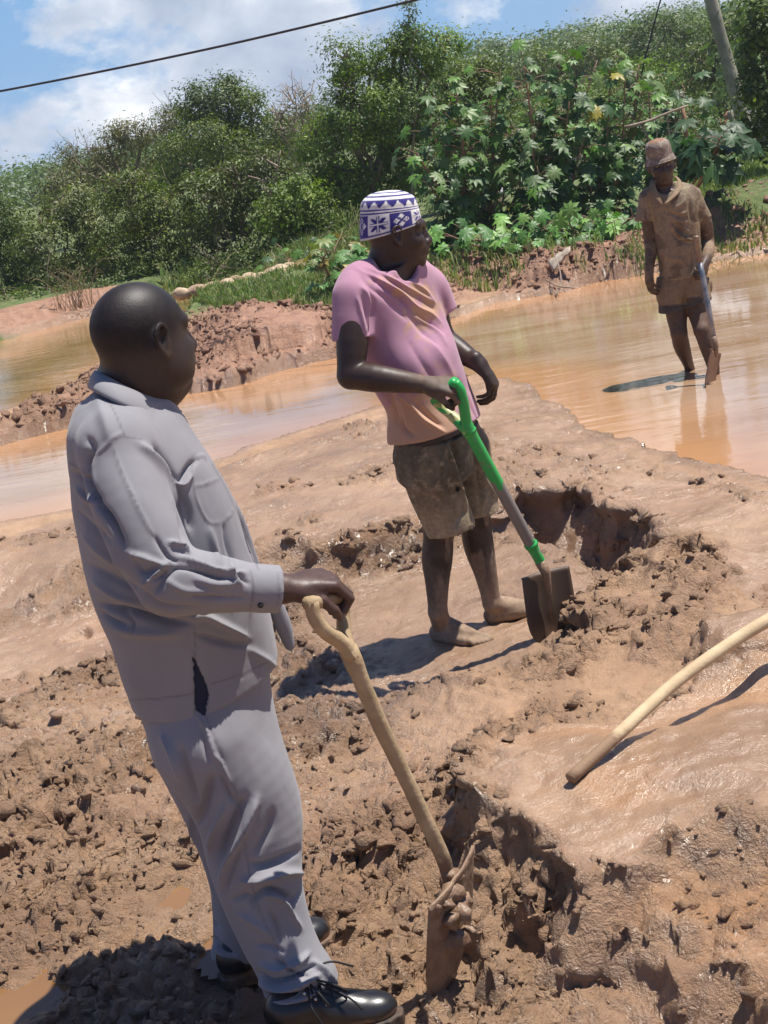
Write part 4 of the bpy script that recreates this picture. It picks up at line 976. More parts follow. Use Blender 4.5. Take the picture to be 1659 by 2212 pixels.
def hand(F, w, fwd, nrm, thumb, curl=(.9, 1.2, .8), sc=1.0, side=1, tspread=.6, tcurl=.4, spread=.06, curls=None):
    """w = wrist, fwd = wrist to knuckles, nrm = back of the hand, thumb side = side * cross"""
    f = unit(fwd); n = unit(np.array(nrm, float) - f * np.dot(nrm, f)); s_ = np.cross(n, f) * side
    w = np.array(w, float); rad = (.0100, .0102, .0095, .0083); off = (.030, .010, -.010, -.029); kl = (.086, .090, .086, .078); ln = ((.044, .027, .021), (.048, .030, .022), (.045, .028, .021), (.035, .022, .019))
    F.cap(w - f * .03 * sc, w + f * .015 * sc, .024 * sc, .022 * sc, .015)
    for i in range(4):
        k = w + sc * (f * kl[i] + s_ * off[i] + n * (.004 - .10 * off[i] ** 2 * 20)); base = w + sc * (s_ * off[i] * .55 + f * .01)
        F.chain([base, (base + k) / 2 + n * .003 * sc, k], [.0165 * sc, .0160 * sc, .0122 * sc], .012)
        a = 0.0; p = k; d = f; cu = curls[i] if curls else curl
        for j in range(3):
            a += cu[j]; lat = s_ * spread * (1.5 - i) * (1 if j == 0 else .3)
            d = unit(math.cos(a) * f - math.sin(a) * n + lat); q = p + d * ln[i][j] * sc
            r0 = rad[i] * sc * (1 - .08 * j); F.cap(p, q, r0 * 1.04, r0 * .92, .0035); p = q
    b = w + sc * (f * .020 + s_ * .022 - n * .008); d1 = unit(f * math.cos(tspread) + s_ * math.sin(tspread) - n * .25)
    m_ = b + d1 * .042 * sc; d2 = unit(d1 * math.cos(tcurl) - n * math.sin(tcurl) * .7 + f * .3 * math.sin(tcurl)); m2 = m_ + d2 * .032 * sc; d3 = unit(d2 - n * .35 * tcurl - s_ * .5 * tcurl); m3 = m2 + d3 * .024 * sc
    F.chain([w + sc * (s_ * .012 + f * .008), b, m_], [.018 * sc, .0175 * sc, .0125 * sc], .010); F.cap(m_, m2, .0115 * sc, .0105 * sc, .004); F.cap(m2, m3, .0105 * sc, .0085 * sc, .004)

def foot(F, heel, toe_dir, L_, ank, sc=1.0, k=.012, inner=1):
    """bare foot: heel point on the ground, toe direction, ankle point"""
    t = unit(np.array([toe_dir[0], toe_dir[1], 0])); s_ = np.array([-t[1], t[0], 0]) * inner; u = np.array([0, 0, 1.0]); h = np.array(heel, float); p = lambda a, b, c: h + t * a * L_ + s_ * b * L_ + u * c * L_
    F.ell(p(.10, 0, .11), (.12 * L_, .12 * L_, .12 * L_), (t, s_, u), k)
    F.chain([np.array(ank), p(.22, 0, .24), p(.45, .02, .17), p(.66, .03, .11)], [.034 * sc, .038 * sc, .034 * sc, .028 * sc], k)
    F.chain([p(.12, -.03, .09), p(.45, -.08, .07), p(.70, -.09, .06)], [.026 * sc, .024 * sc, .019 * sc], k); F.chain([p(.12, .03, .09), p(.45, .07, .10), p(.72, .09, .07)], [.026 * sc, .027 * sc, .023 * sc], k)
    for i, (b, e, r) in enumerate([(.115, 1.0, .0155), (.045, .985, .0115), (-.005, .95, .0105), (-.055, .91, .010), (-.10, .86, .0095)]):
        F.chain([p(.70, b * .85, .07), p((.70 + e) / 2 + .03, b, .062), p(e, b, .035)], [r * 1.15 * sc, r * sc, r * .95 * sc], .004)

SKIN = vcol_mat('dark_skin', 'col', .46, 'dull', .35, 260, .0012, .45, 0, .18)
def skin_cols(co, base, dark=None):
    c = np.tile(np.array([*base, 1.0]), (len(co), 1)); n = fbm3(co * 9, 3, 3)[:, None]; c[:, :3] *= 1 + .18 * n; return c

def paint(c, m, col):
    m = np.clip(m, 0, 1)[:, None]; c[:, :3] = c[:, :3] * (1 - m) + np.array(col)[None] * m; return c
# ================================================================== man in the grey suit
Y1 = 3.30
def A1(px, py, dy=0.0): return P(px, py, Y1 + dy)
f1 = unit([.97, .22, 0]); l1 = np.array([-f1[1], f1[0], 0]); UPV = np.array([0, 0, 1.0])
zg1 = -0.155
man1 = thing('person', 'heavy bald man in grey shirt and trousers with black boots, hand on a muddy shovel', 'person', (-.42, 3.28, zg1))
hf1 = unit([.80, .60, -.06]); hu1 = unit([.03, 0, 1]); hc1 = A1(310, 722, .0); HS1 = 1.07

F = Field((-.85, 2.80, -.20), (.02, 3.72, 1.62), .0045)
pt = head(F, hc1, hf1, hu1, HS1, 1.0)
F.chain([hc1 + (-.012, -.01, -.04), A1(285, 855), A1(285, 930, .02)], [.076, .082, .10], .03, 8)
F.ell(A1(262, 812, .0), (.050, .070, .030), (hf1, np.cross(hu1, hf1), hu1), .02)       # roll of the nape
F.ell(A1(352, 845, .03), (.050, .060, .035), None, .03)                                # double chin
def torso_core(F, lv, S, Fw, shrink): F.loft([(c, w - shrink, a - shrink, b - shrink) for c, w, a, b in lv], S, Fw, .03)
LV1 = []
for (a, b, w) in [((290, 1536), (598, 1440), .190), ((260, 1450), (590, 1375), .192), ((240, 1388), (576, 1305), .20), ((210, 1320), (556, 1243), .205), ((188, 1250), (530, 1180), .208), ((166, 1150), (505, 1092), .208), ((152, 1070), (468, 1020), .21), ((150, 1000), (430, 960), .195), ((166, 935), (395, 905), .15), ((192, 880), (372, 880), .095)]:
    pa, pb = A1(*a), A1(*b); c = (pa + pb) / 2; hw = np.linalg.norm(pb - pa) / 2; hw = math.sqrt(max(hw ** 2 - (w * .22) ** 2, .003)) / .97
    LV1.append((c, w, hw, hw))
torso_core(F, LV1, l1, f1, .035)
W1 = A1(612, 1272, -.25); E1 = A1(372, 1262, -.29); S1 = A1(272, 985, -.18)
F.chain([S1, E1], [.055, .05], .02); F.chain([E1, A1(500, 1266, -.27), W1], [.050, .042, .031], .012)
fw = unit(A1(700, 1256, -.22) - W1)
hand(F, W1 + fw * .012, fw, np.array([.1, -.25, 1]), 0, side=-1, curls=[(.8, 1.25, .7), (.85, 1.3, .6), (.9, 1.3, .5), (.95, 1.25, .5)], sc=1.06, tspread=.5, tcurl=1.0)
for (h_, k_, a_) in [((430, 1490, -.08), (556, 1850, -.10), (625, 2110, -.16)), ((440, 1490, .1), (540, 1800, .12), (530, 2060, .09))]:
    F.chain([A1(*h_), A1(*k_), A1(*a_)], [.085, .06, .045], .02, 10)
co, q = F.mesh(); co = relax(co, q, 1, .4)
c = skin_cols(co, (.034, .0185, .0135))
rel = co - hc1; hu_ = rel @ hu1; hf_ = rel @ hf1
hair = sst(-.03, .02, hu_ - .35 * np.clip(hf_, -.02, .2) * 1.6 + .012) * sst(.095, .075, hf_) * (co[:, 2] > hc1[2] - .06)
c = paint(c, hair * .9 * (.75 + .25 * sst(-.2, .2, fbm3(co * 120, 2, 5))), (.0085, .0065, .006))
c = paint(c, sst(.9, .55, co[:, 2]) * .0 + ((co[:, 0] > -.26) & (co[:, 2] > .7) & (co[:, 2] < 1.0)) * .6, (.105, .056, .042))
mesh_np('body', co, q, SKIN, man1, True, {'col': c, 'dull': hair * (.45 - .3 * sst(.03, .08, hu_))})

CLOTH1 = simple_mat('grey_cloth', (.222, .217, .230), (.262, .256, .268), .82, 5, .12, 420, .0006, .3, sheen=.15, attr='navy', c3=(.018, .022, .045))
def add_seam(m):
    nt = m.node_tree; b = nt.nodes['Principled BSDF']; L = nt.links.new; src = b.inputs['Base Color'].links[0].from_socket
    a = nn(nt, 'ShaderNodeAttribute', attribute_name='seam'); mx = nn(nt, 'ShaderNodeMix', data_type='RGBA'); L(a.outputs['Fac'], mx.inputs[0]); L(src, mx.inputs[6]); mx.inputs[7].default_value = (.105, .100, .110, 1); L(mx.outputs[2], b.inputs['Base Color'])
add_seam(CLOTH1)
def seams(co, q, lines, w=1.9):
    X, Y = proj(co); X = X.astype(np.float32); Y = Y.astype(np.float32); s_ = np.zeros(len(co))
    for l in lines: s_ = np.maximum(s_, np.exp(-(seg_dist(X, Y, [tuple(v) for v in spline(np.array(l, float), 5 * len(l))]) / w) ** 2))
    return s_ * .55 * (facing(co, vnormals(co, q)) > .05)
STITCH = simple_mat('grey_seam', (.27, .26, .30), (.30, .29, .33), .8, 30, .2)
# ---- shirt
def cut_local(F, p, n, r):
    p = np.array(p); n = unit(n)
    F.put(lambda x, y, z: np.where(((x - p[0]) ** 2 + (y - p[1]) ** 2 + (z - p[2]) ** 2) < r * r, (x - p[0]) * n[0] + (y - p[1]) * n[1] + (z - p[2]) * n[2], -1.0), p - r, p + r, 0, 'cut')
F = Field((-.92, 2.82, .40), (.10, 3.70, 1.42), .0045)
F.loft(LV1, l1, f1, .01, 2.25)
SL = A1(262, 985, -.17); SR = A1(330, 985, .22)
F.chain([A1(272, 905, -.03), A1(255, 962, -.15)], [.085, .085], .04); F.chain([A1(290, 905, .05), SR], [.085, .085], .04)
F.ell(A1(215, 960, -.02), (.06, .12, .09), None, .05)
hemn = unit(A1(290, 1536) - A1(270, 1400)); F.plane_cut(A1(290, 1534), (0.20, 0.06, -1))
F.chain([A1(256, 985, -.165), A1(284, 1085, -.215), A1(326, 1185, -.26), A1(368, 1256, -.285)], [.080, .083, .078, .070], .016, 12)
F.chain([A1(368, 1256, -.285), A1(420, 1257, -.285), A1(490, 1264, -.275), A1(552, 1271, -.262)], [.070, .067, .056, .047], .015, 10)
F.chain([A1(551, 1271, -.262), A1(603, 1273, -.253)], [.0495, .0500], .002)
cut_local(F, A1(604, 1273, -.253), A1(603, 1273, -.253) - A1(552, 1271, -.262), .10)
# far sleeve hanging behind the belly, far front corner of the shirt
F.chain([SR, A1(420, 1150, .28), A1(505, 1290, .20)], [.085, .08, .06], .02, 8)
F.chain([A1(588, 1290, .07), A1(612, 1350, .08), A1(626, 1396, .08)], [.018, .020, .012], .006, 6)
# front edge of the shirt
F.chain([A1(392, 905, .05), A1(432, 985, .06), A1(480, 1050, .07), A1(516, 1115, .075), A1(540, 1180, .08), A1(562, 1245, .08), A1(582, 1310, .07)], [.009, .009, .010, .010, .010, .010, .008], .012, 24)
co, q = F.mesh(); co = relax(co, q, 4, .5)
C1 = lambda *p: [(109.7 + .3968 * a, 576 + .3968 * b) for a, b in p]
ST = [
 (C1((205, 1010), (215, 1180), (245, 1280), (330, 1380), (400, 1520)), 9, -.016), (C1((245, 1000), (225, 1100), (240, 1200)), 7, .006),
 (C1((330, 960), (400, 1150), (520, 1400), (620, 1540), (700, 1620)), 3, .004),
 (C1((560, 980), (650, 1120), (700, 1240), (715, 1400), (740, 1520)), 10, -.012), (C1((480, 960), (600, 1080), (660, 1180), (680, 1300)), 12, .010),
 (C1((640, 1500), (700, 1520), (750, 1560)), 6, .011), (C1((560, 1460), (640, 1580), (700, 1610)), 6, -.009), (C1((420, 1560), (520, 1590), (640, 1640)), 7, .009),
 (C1((500, 1740), (560, 1690), (650, 1600)), 6, .010), (C1((540, 1700), (590, 1690), (640, 1640)), 5, -.010), (C1((460, 1600), (500, 1660), (600, 1640)), 8, -.007),
 (C1((560, 1780), (620, 1700), (700, 1630)), 7, -.008), (C1((500, 1760), (600, 1850), (800, 1860)), 10, -.008),
 (C1((690, 1580), (800, 1620), (920, 1660), (1060, 1670)), 6, .010), (C1((650, 1640), (760, 1650), (900, 1690), (980, 1700)), 5, -.009), (C1((780, 1700), (900, 1730), (1040, 1720)), 8, .006),
 (C1((950, 1640), (1000, 1690), (1030, 1740)), 5, .010), (C1((980, 1630), (1040, 1700), (1080, 1730)), 4, -.009), (C1((750, 1790), (900, 1800), (1070, 1800)), 6, -.006), (C1((620, 1700), (720, 1760), (860, 1770)), 8, .006),
 (C1((1085, 1660), (1095, 1760), (1085, 1870)), 3, -.004), (C1((1240, 1660), (1248, 1760), (1235, 1850)), 3, .003),
 # back and yoke
 (C1((90, 1060), (150, 1100), (210, 1140)), 3, .004), (C1((200, 930), (230, 1000), (215, 1080)), 10, -.007), (C1((250, 700), (300, 850), (320, 950)), 20, .006), (C1((400, 900), (350, 930), (250, 1020)), 4, .004),
 (C1((130, 1120), (190, 1160), (230, 1230), (270, 1270)), 8, -.009), (C1((140, 1200), (210, 1270), (260, 1300)), 7, .007), (C1((150, 1330), (230, 1420), (330, 1500)), 12, -.007), (C1((170, 1450), (280, 1560), (400, 1650)), 14, .006),
 (C1((200, 1620), (330, 1690), (480, 1760)), 12, -.008), (C1((220, 1700), (350, 1790), (520, 1850)), 12, .007),
 (C1((255, 1830), (330, 1860), (450, 1880), (620, 1930), (760, 1940)), 10, -.018), (C1((260, 1880), (340, 1935), (430, 1960)), 8, -.012), (C1((340, 1960), (480, 1990), (700, 2000)), 14, .008), (C1((370, 1880), (440, 1930), (460, 1990)), 6, -.008),
 # chest, pocket and belly
 (C1((650, 760), (760, 880), (850, 1000), (900, 1080)), 8, .004), (C1((700, 1180), (760, 1080), (800, 1040)), 8, -.010), (C1((660, 1160), (720, 1190), (770, 1130)), 7, .008),
 (C1((765, 1060), (770, 1150), (800, 1280), (860, 1390), (940, 1390)), 2.4, .0035), (C1((780, 1200), (850, 1180), (915, 1155)), 2.2, .004), (C1((940, 1390), (990, 1330), (1000, 1290)), 2.4, .0035), (C1((765, 1060), (820, 1030), (840, 1050)), 3, .006),
 (C1((720, 1240), (750, 1340), (760, 1440)), 12, -.008), (C1((860, 1420), (900, 1560), (930, 1640)), 10, .005), (C1((940, 1400), (960, 1520), (1000, 1640)), 8, -.005), (C1((1040, 1440), (1080, 1560), (1110, 1640)), 8, .004),
 (C1((780, 1920), (840, 1900), (960, 1960), (1080, 2020)), 8, .012), (C1((800, 2000), (950, 2050), (1080, 2060)), 9, -.010), (C1((1090, 1880), (1085, 2000), (1080, 2060)), 4, -.005), (C1((1080, 2080), (1180, 2150), (1250, 2200)), 10, .006),
 (C1((780, 2010), (782, 2120), (785, 2200)), 2.5, -.004), ([(290, 1515), (350, 1510), (420, 1500)], 1.6, -.0025), ([(452, 1487), (520, 1465), (600, 1425)], 1.6, -.0025)]
co = sculpt(co, q, [(a_, w_ * (.72 if w_ > 4 else 1), h_ * (1.9 if w_ > 4 else 1.2)) for a_, w_, h_ in ST]); co = relax(co, q, 1, .45)
# dart the hem: lower back panel is longer than the front one
X, Yp = proj(co)
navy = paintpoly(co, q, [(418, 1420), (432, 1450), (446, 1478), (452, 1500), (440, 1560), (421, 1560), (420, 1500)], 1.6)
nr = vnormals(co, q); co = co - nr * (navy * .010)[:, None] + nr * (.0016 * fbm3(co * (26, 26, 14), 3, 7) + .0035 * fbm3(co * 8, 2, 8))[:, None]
sm_ = seams(co, q, [C1((85, 1058), (150, 1098), (212, 1140), (232, 1030), (300, 955), (400, 930), (500, 940)), C1((300, 700), (350, 800), (405, 925)), C1((330, 965), (400, 1150), (520, 1400), (620, 1540), (700, 1620)), C1((212, 1140), (225, 1200), (262, 1300), (340, 1430)),
    C1((768, 1070), (775, 1160), (800, 1280), (850, 1385), (890, 1402), (945, 1385), (990, 1330)), C1((778, 1200), (850, 1182), (915, 1157)), C1((1088, 1655), (1100, 1760), (1086, 1868)), C1((1238, 1665), (1245, 1760), (1232, 1850)), C1((785, 1960), (786, 2100), (780, 2160)), [(284, 1512), (350, 1508), (418, 1500)], [(455, 1478), (520, 1456), (600, 1420)], C1((880, 1080), (950, 1200), (1040, 1400), (1100, 1560), (1130, 1650))])
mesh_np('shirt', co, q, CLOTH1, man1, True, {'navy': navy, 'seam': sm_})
# collar: a folded band round the neck
def strip(name, rows, mat, parent, thick=.003, attrs=None):
    """rows: list of point lists (same length) -> thick cloth strip"""
    R_ = np.array(rows, float); m, n, _ = R_.shape; i = (np.arange(m - 1)[:, None] * n + np.arange(n - 1)[None]).ravel()
    q = np.stack([i, i + 1, i + n + 1, i + n], 1); co = R_.reshape(-1, 3); nr = vnormals(co, q)
    k = len(co); co2 = np.concatenate([co + nr * thick / 2, co - nr * thick / 2]); q2 = [q, q[:, ::-1] + k]
    def rim(ids): ids = np.array(ids); return np.stack([ids[:-1], ids[:-1] + k, ids[1:] + k, ids[1:]], 1)
    q2 += [rim(range(n)), rim([n * (m - 1) + a for a in range(n)][::-1]), rim([n * a for a in range(m)][::-1]), rim([n * a + n - 1 for a in range(m)])]
    return mesh_np(name, co2, np.concatenate(q2), mat, parent, True, attrs)
inner = [(398, 884, .06), (352, 872, -.02), (310, 852, -.085), (262, 830, -.095), (222, 808, -.05), (206, 800, .02), (222, 800, .09)]
outer = [(402, 905, .06), (362, 880, -.05), (338, 882, -.10), (270, 862, -.13), (215, 842, -.08), (196, 832, .02), (214, 836, .12)]
rin = spline([A1(*p) for p in inner], 26); rout = spline([A1(*p) for p in outer], 26)
rows = [rin * (1 - t) + rout * t + np.array([0, -.004, .012]) * math.sin(t * math.pi) for t in np.linspace(0, 1, 5)]
inner2 = [(352, 872, -.02), (310, 852, -.088), (262, 830, -.098), (222, 808, -.055), (206, 800, .02), (222, 800, .09)]
outer2 = [(346, 921, -.100), (316, 898, -.135), (256, 872, -.155), (203, 846, -.10), (190, 836, .02), (212, 838, .13)]
rin = spline([A1(*p) for p in inner2], 26); rout = spline([A1(*p) for p in outer2], 26)
strip('collar', [rin * (1 - t) + rout * t + np.array([0, -.010, .004]) * math.sin(t * math.pi) for t in np.linspace(0, 1, 6)], CLOTH1, man1, .003)
i3 = [(352, 872, -.02), (375, 880, .03), (392, 888, .07)]; o3 = [(357, 893, -.03), (368, 895, .0), (389, 897, .05)]
strip('collar', [spline([A1(*p) for p in i3], 8) * (1 - t) + spline([A1(*p) for p in o3], 8) * t for t in np.linspace(0, 1, 4)], CLOTH1, man1, .004)
bm_ = MB(); bm_.add(*tube([A1(563, 1308, -.306), A1(563, 1308, -.311)], [.0062, .0058], 12)); bm_.build('button', simple_mat('dark_button', (.02, .02, .022), None, .3), man1)

# ---- trousers
C2 = lambda *p: [(219.4 + .4299 * a, 1371.5 + .4299 * b) for a, b in p]
F = Field((-.78, 2.86, -.20), (-.02, 3.66, .75), .0045)
LT = []
for (a, b, w) in [((345, 1640), (606, 1590), .165), ((320, 1590), (598, 1540), .178), ((300, 1540), (588, 1490), .182), ((285, 1470), (580, 1420), .18)]:
    pa, pb = A1(*a), A1(*b); c_ = (pa + pb) / 2; hw = np.linalg.norm(pb - pa) / 2; LT.append((c_, w, hw * .97, hw * .97))
F.loft(LT, l1, f1, .02, 2.3)
F.chain([A1(455, 1600, -.09), A1(508, 1680, -.09), A1(540, 1765, -.09), A1(550, 1850, -.10), A1(566, 1925, -.115), A1(592, 2005, -.135), A1(622, 2070, -.155), A1(650, 2122, -.17)], [.135, .128, .120, .110, .096, .084, .079, .085], .03, 30)
F.chain([A1(450, 1600, .085), A1(490, 1700, .10), A1(524, 1800, .11), A1(550, 1890, .10), A1(545, 1960, .10), A1(528, 2030, .09), A1(518, 2066, .09)], [.135, .125, .115, .112, .098, .078, .072], .02, 26)
cut_local(F, A1(650, 2140, -.17), A1(650, 2140, -.17) - A1(618, 2040, -.15), .16)
cut_local(F, A1(492, 2060, .09), np.array([.0, -.05, -1]), .15)
co, q = F.mesh(); co = relax(co, q, 4, .5)
ST = [
 (C2((520, 400), (560, 520), (620, 660), (680, 860)), 3, -.004), (C2((480, 400), (530, 480), (560, 600)), 6, .006), (C2((560, 600), (600, 640), (650, 760)), 6, .007), (C2((600, 700), (640, 800), (690, 860)), 6, -.008), (C2((500, 470), (520, 560), (540, 640)), 5, -.006),
 (C2((300, 500), (360, 620), (400, 730)), 12, .008), (C2((390, 560), (430, 700), (480, 860)), 12, -.010), (C2((560, 700), (520, 850), (480, 960)), 14, -.012), (C2((620, 860), (560, 1000), (540, 1100)), 12, .010),
 (C2((780, 820), (720, 960), (640, 1130), (600, 1250)), 13, .016), (C2((720, 820), (660, 950), (590, 1130)), 13, -.014), (C2((860, 880), (840, 980), (760, 1100)), 12, -.009),
 (C2((700, 1060), (650, 1180), (620, 1290)), 7, -.007), (C2((740, 1140), (800, 1160), (900, 1130), (1000, 1080)), 10, -.012), (C2((700, 1240), (800, 1220), (920, 1190), (1020, 1200)), 10, .016),
 (C2((760, 1330), (820, 1290), (880, 1290), (960, 1330)), 9, -.016), (C2((800, 1300), (900, 1320), (960, 1420), (1000, 1480)), 9, .012), (C2((650, 1330), (740, 1310), (760, 1380)), 8, -.008), (C2((840, 1380), (880, 1460), (900, 1560)), 10, -.008),
 (C2((680, 1400), (760, 1440), (860, 1520)), 9, .007), (C2((760, 1560), (840, 1560), (920, 1600)), 8, -.007),
 (C2((790, 1690), (860, 1740), (960, 1720), (1070, 1660)), 6, -.018), (C2((800, 1650), (880, 1680), (980, 1650), (1040, 1600)), 7, .014), (C2((870, 1630), (960, 1690), (1040, 1720)), 5, -.012), (C2((800, 1740), (900, 1780), (1000, 1760), (1090, 1710)), 7, .018),
 (C2((810, 1800), (900, 1815), (1010, 1800), (1100, 1760)), 5, -.014), (C2((850, 1830), (950, 1840), (1100, 1790)), 5, .012), (C2((1060, 1640), (1110, 1680), (1180, 1760)), 7, .010), (C2((960, 1640), (985, 1720), (1000, 1760)), 5, .009),
 # far leg
 (C2((440, 900), (470, 1100), (520, 1300)), 8, .006), (C2((520, 1480), (600, 1560), (680, 1620)), 7, -.009), (C2((560, 1560), (620, 1600), (700, 1620)), 6, .010), (C2((470, 1300), (540, 1420), (600, 1500)), 9, -.007), (C2((1000, 1280), (960, 1350), (970, 1420)), 6, -.006),
 (C2((700, 880), (740, 1200), (860, 1480), (930, 1660)), 1.6, -.0018)]
co = sculpt(co, q, [(a_, w_ * (.72 if w_ > 4 else 1), h_ * (1.9 if w_ > 4 else 1.2)) for a_, w_, h_ in ST]); co = relax(co, q, 1, .45)
nz = fbm3(co * (7, 7, 3.2), 3, 9); nr = vnormals(co, q); co = co + nr * (.0045 * nz + .0016 * fbm3(co * (26, 26, 14), 3, 7))[:, None]
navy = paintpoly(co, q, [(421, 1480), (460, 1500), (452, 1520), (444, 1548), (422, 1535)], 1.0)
sm_ = seams(co, q, [C2((530, 410), (570, 540), (620, 680), (680, 800), (700, 880), (740, 1180), (800, 1400), (880, 1560), (940, 1700))])
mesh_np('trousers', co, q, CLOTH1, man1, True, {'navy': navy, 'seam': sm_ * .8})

# ---- boots
LEATH = simple_mat('black_leather', (.010, .010, .011), (.022, .021, .021), .33, 12, .25, 90, .001, .6, attr='mud', c3=(.20, .12, .07))
SOLEM = simple_mat('muddy_sole', (.035, .028, .023), (.16, .095, .055), .7, 14, .5, 60, .003)
LACE = simple_mat('black_lace', (.012, .012, .013), None, .7)
EYELET = simple_mat('steel_eyelet', (.6, .6, .6), None, .25, metal=1.0)
def boot(heel, tdir, ank, top, big=0):
    Lb = .30
    t = unit([tdir[0], tdir[1], 0]); s_ = np.array([-t[1], t[0], 0]); u = np.array([0, 0, 1.0]); h = np.array(heel, float); p = lambda a, b, c: h + t * a + s_ * b + u * c; A = (t, s_, u)
    lo = h - .14 - abs(t) * .02; hi = h + t * Lb; lo = np.minimum(lo, hi - .1); hi = np.maximum(h + .14, hi + .08); hi[2] = h[2] + .26; lo[2] = h[2] - .01
    F = Field(lo, hi, .004)
    F.ell(p(.055, 0, .055), (.058, .040, .060), A, .01); F.chain([p(.05, 0, .06), p(.13, 0, .068), p(.19, 0, .05)], [.040, .040, .038], .02)
    F.ell(p(.235, .003, .040), (.066, .046, .036), A, .02); F.ell(p(.17, 0, .04), (.08, .042, .038), A, .02)
    F.chain([p(.06, 0, .06), np.array(ank), np.array(top)], [.042, .047, .050], .02); F.chain([p(.10, 0, .09), p(.15, 0, .085), p(.20, 0, .066)], [.018, .017, .012], .012)
    F.plane_cut(p(0, 0, .016), (0, 0, -1))
    co, q = F.mesh(); co = relax(co, q, 1)
    z = co[:, 2] - h[2]; mud = sst(.05, .02, z) * .9 + .35 * sst(.25, .31, (co - h) @ t)
    up = mesh_np('boot', co, q, LEATH, man1, True, {'mud': mud})
    F = Field(np.r_[lo[:2], h[2] - .02], np.r_[hi[:2], h[2] + .04], .004)
    def sole(x, y, z):
        a = (x - h[0]) * t[0] + (y - h[1]) * t[1]; b = (x - h[0]) * s_[0] + (y - h[1]) * s_[1]; w = np.interp(a, [-.01, .02, .08, .15, .22, .28, .31], [.02, .040, .041, .040, .052, .042, .015]); c_ = z - h[2]
        d = np.maximum(np.abs(b) - w, np.maximum(a - .312, -a - .004)); tread = .003 * (np.sin(a * 260) > 0) ; return np.maximum(d + tread, np.abs(c_ - .010) - .016)
    F.put(sole, lo, hi, .004); co, q = F.mesh(); co = relax(co, q, 1); mesh_np('sole', co, q, SOLEM, up, True)
    m = MB(); e = MB()
    for k in range(5):
        a = .105 + .022 * k; z = .125 - .017 * k
        for s2 in (-1, 1):
            e = MB(); e.add(*tube([p(a, .030 * s2, z - .010), p(a, .034 * s2, z - .008)], [.0045, .0045], 8)); e.build('eyelet', EYELET, up)
        m.add(*tube(spline([p(a, -.031, z - .010), p(a + .008, -.012, z + .008), p(a + .012, .012, z + .008), p(a + .018, .031, z - .022)], 9), .0026, 5)); m.add(*tube(spline([p(a, .031, z - .010), p(a + .008, .012, z + .010), p(a + .012, -.012, z + .010), p(a + .018, -.031, z - .022)], 9), .0026, 5))
    for lp in [[(.11, -.01, .135), (.14, -.05, .125), (.16, -.055, .09), (.13, -.03, .115)], [(.11, 0, .135), (.17, -.03, .13), (.20, -.02, .10), (.15, .0, .115)], [(.11, .0, .135), (.12, -.06, .10), (.14, -.066, .05)], [(.12, .0, .13), (.20, -.04, .10), (.23, -.05, .07)], [(.10, 0, .14), (.16, .03, .15), (.21, .05, .12)]]:
        m.add(*tube(spline([p(*v) for v in lp], 14), .0027, 5))
    m.build('laces', LACE, up)
boot((-.462, 3.085, zg1 + .012), (.304, -.03), A1(640, 2120, -.17), A1(632, 2085, -.16), 1)
boot((-.585, 3.335, zg1 + .012), (.24, .115), A1(520, 2070, .07), A1(522, 2030, .08))
# ================================================================== young man in the pink shirt
Y2 = 5.22
C3 = lambda a, b: (685.8 + .28107 * a, 384 + .28107 * b)
C4 = lambda a, b: (768 + .3472 * a, 905.2 + .3472 * b)
def A2(ab, dy=0.0): return P(ab[0], ab[1], Y2 + dy)
def a3(a, b, dy=0.0): return A2(C3(a, b), dy)
def a4(a, b, dy=0.0): return A2(C4(a, b), dy)
man2 = thing('person', 'young barefoot man in a pink T-shirt and blue and white patterned cap holding a green shovel', 'person', (.17, 5.2, -.05))
man2['label'] = 'young barefoot man in pink T-shirt and blue white patterned cap holding a green shovel'
f2 = unit([.72, -.69, 0]); l2 = np.array([-f2[1], f2[0], 0])
hf2 = unit([.985, .10, -.10]); hc2 = a3(585, 415, 0); HS2 = 1.0; hu2 = unit([.06, 0, 1])
F = Field((-.22, 4.75, -.07), (.72, 5.66, 1.62), .0042)
p2 = head(F, hc2 + hf2 * .012, hf2, hu2, HS2)
F.chain([hc2 + (-.01, 0, -.05), a3(520, 600), a3(510, 700, .02)], [.058, .054, .065], .025, 6)
def W2(lst): # levels of a torso: (left pt, right pt, half width)
    o = []
    for (a, b, w) in lst:
        pa, pb = a3(*a), a3(*b); c_ = (pa + pb) / 2; hx = np.linalg.norm(pb - pa) / 2; d_ = math.sqrt(max((hx ** 2 - (w * .69) ** 2), .0045)) / .72; o.append((c_, w, d_, d_))
    return o
LV2 = W2([((548, 2040), (1262, 1915), .185), ((545, 1900), (1225, 1800), .178), ((540, 1740), (1175, 1660), .172), ((440, 1560), (1100, 1480), .170), ((375, 1400), (1050, 1330), .172), ((350, 1200), (985, 1130), .180), ((300, 1030), (930, 960), .185), ((275, 900), (890, 830), .185), ((290, 800), (840, 760), .165), ((370, 700), (740, 680), .10)])
torso_core(F, [v for v in LV2], l2, f2, .022)
S2 = a3(285, 900, -.12); E2 = a3(255, 1520, -.20); Wr2 = a3(830, 1590, -.30)
F.chain([S2, (S2 + E2) / 2 + (0, -.01, 0), E2], [.052, .055, .044], .02, 8); F.chain([E2, a3(440, 1540, -.24), a3(640, 1565, -.27), Wr2], [.044, .047, .038, .028], .012, 10)
fw = unit(a3(1040, 1610, -.33) - Wr2)
hand(F, Wr2 + fw * .005, fw, np.array([-.1, -.55, .84]), 0, side=-1, curls=[(1.0, 1.35, .8)] * 4, sc=.98, tspread=.45, tcurl=1.0, spread=.0)
SL2 = a3(850, 850, .13); EL2 = a3(960, 1235, .16); WL2 = a3(1250, 1440, .03)
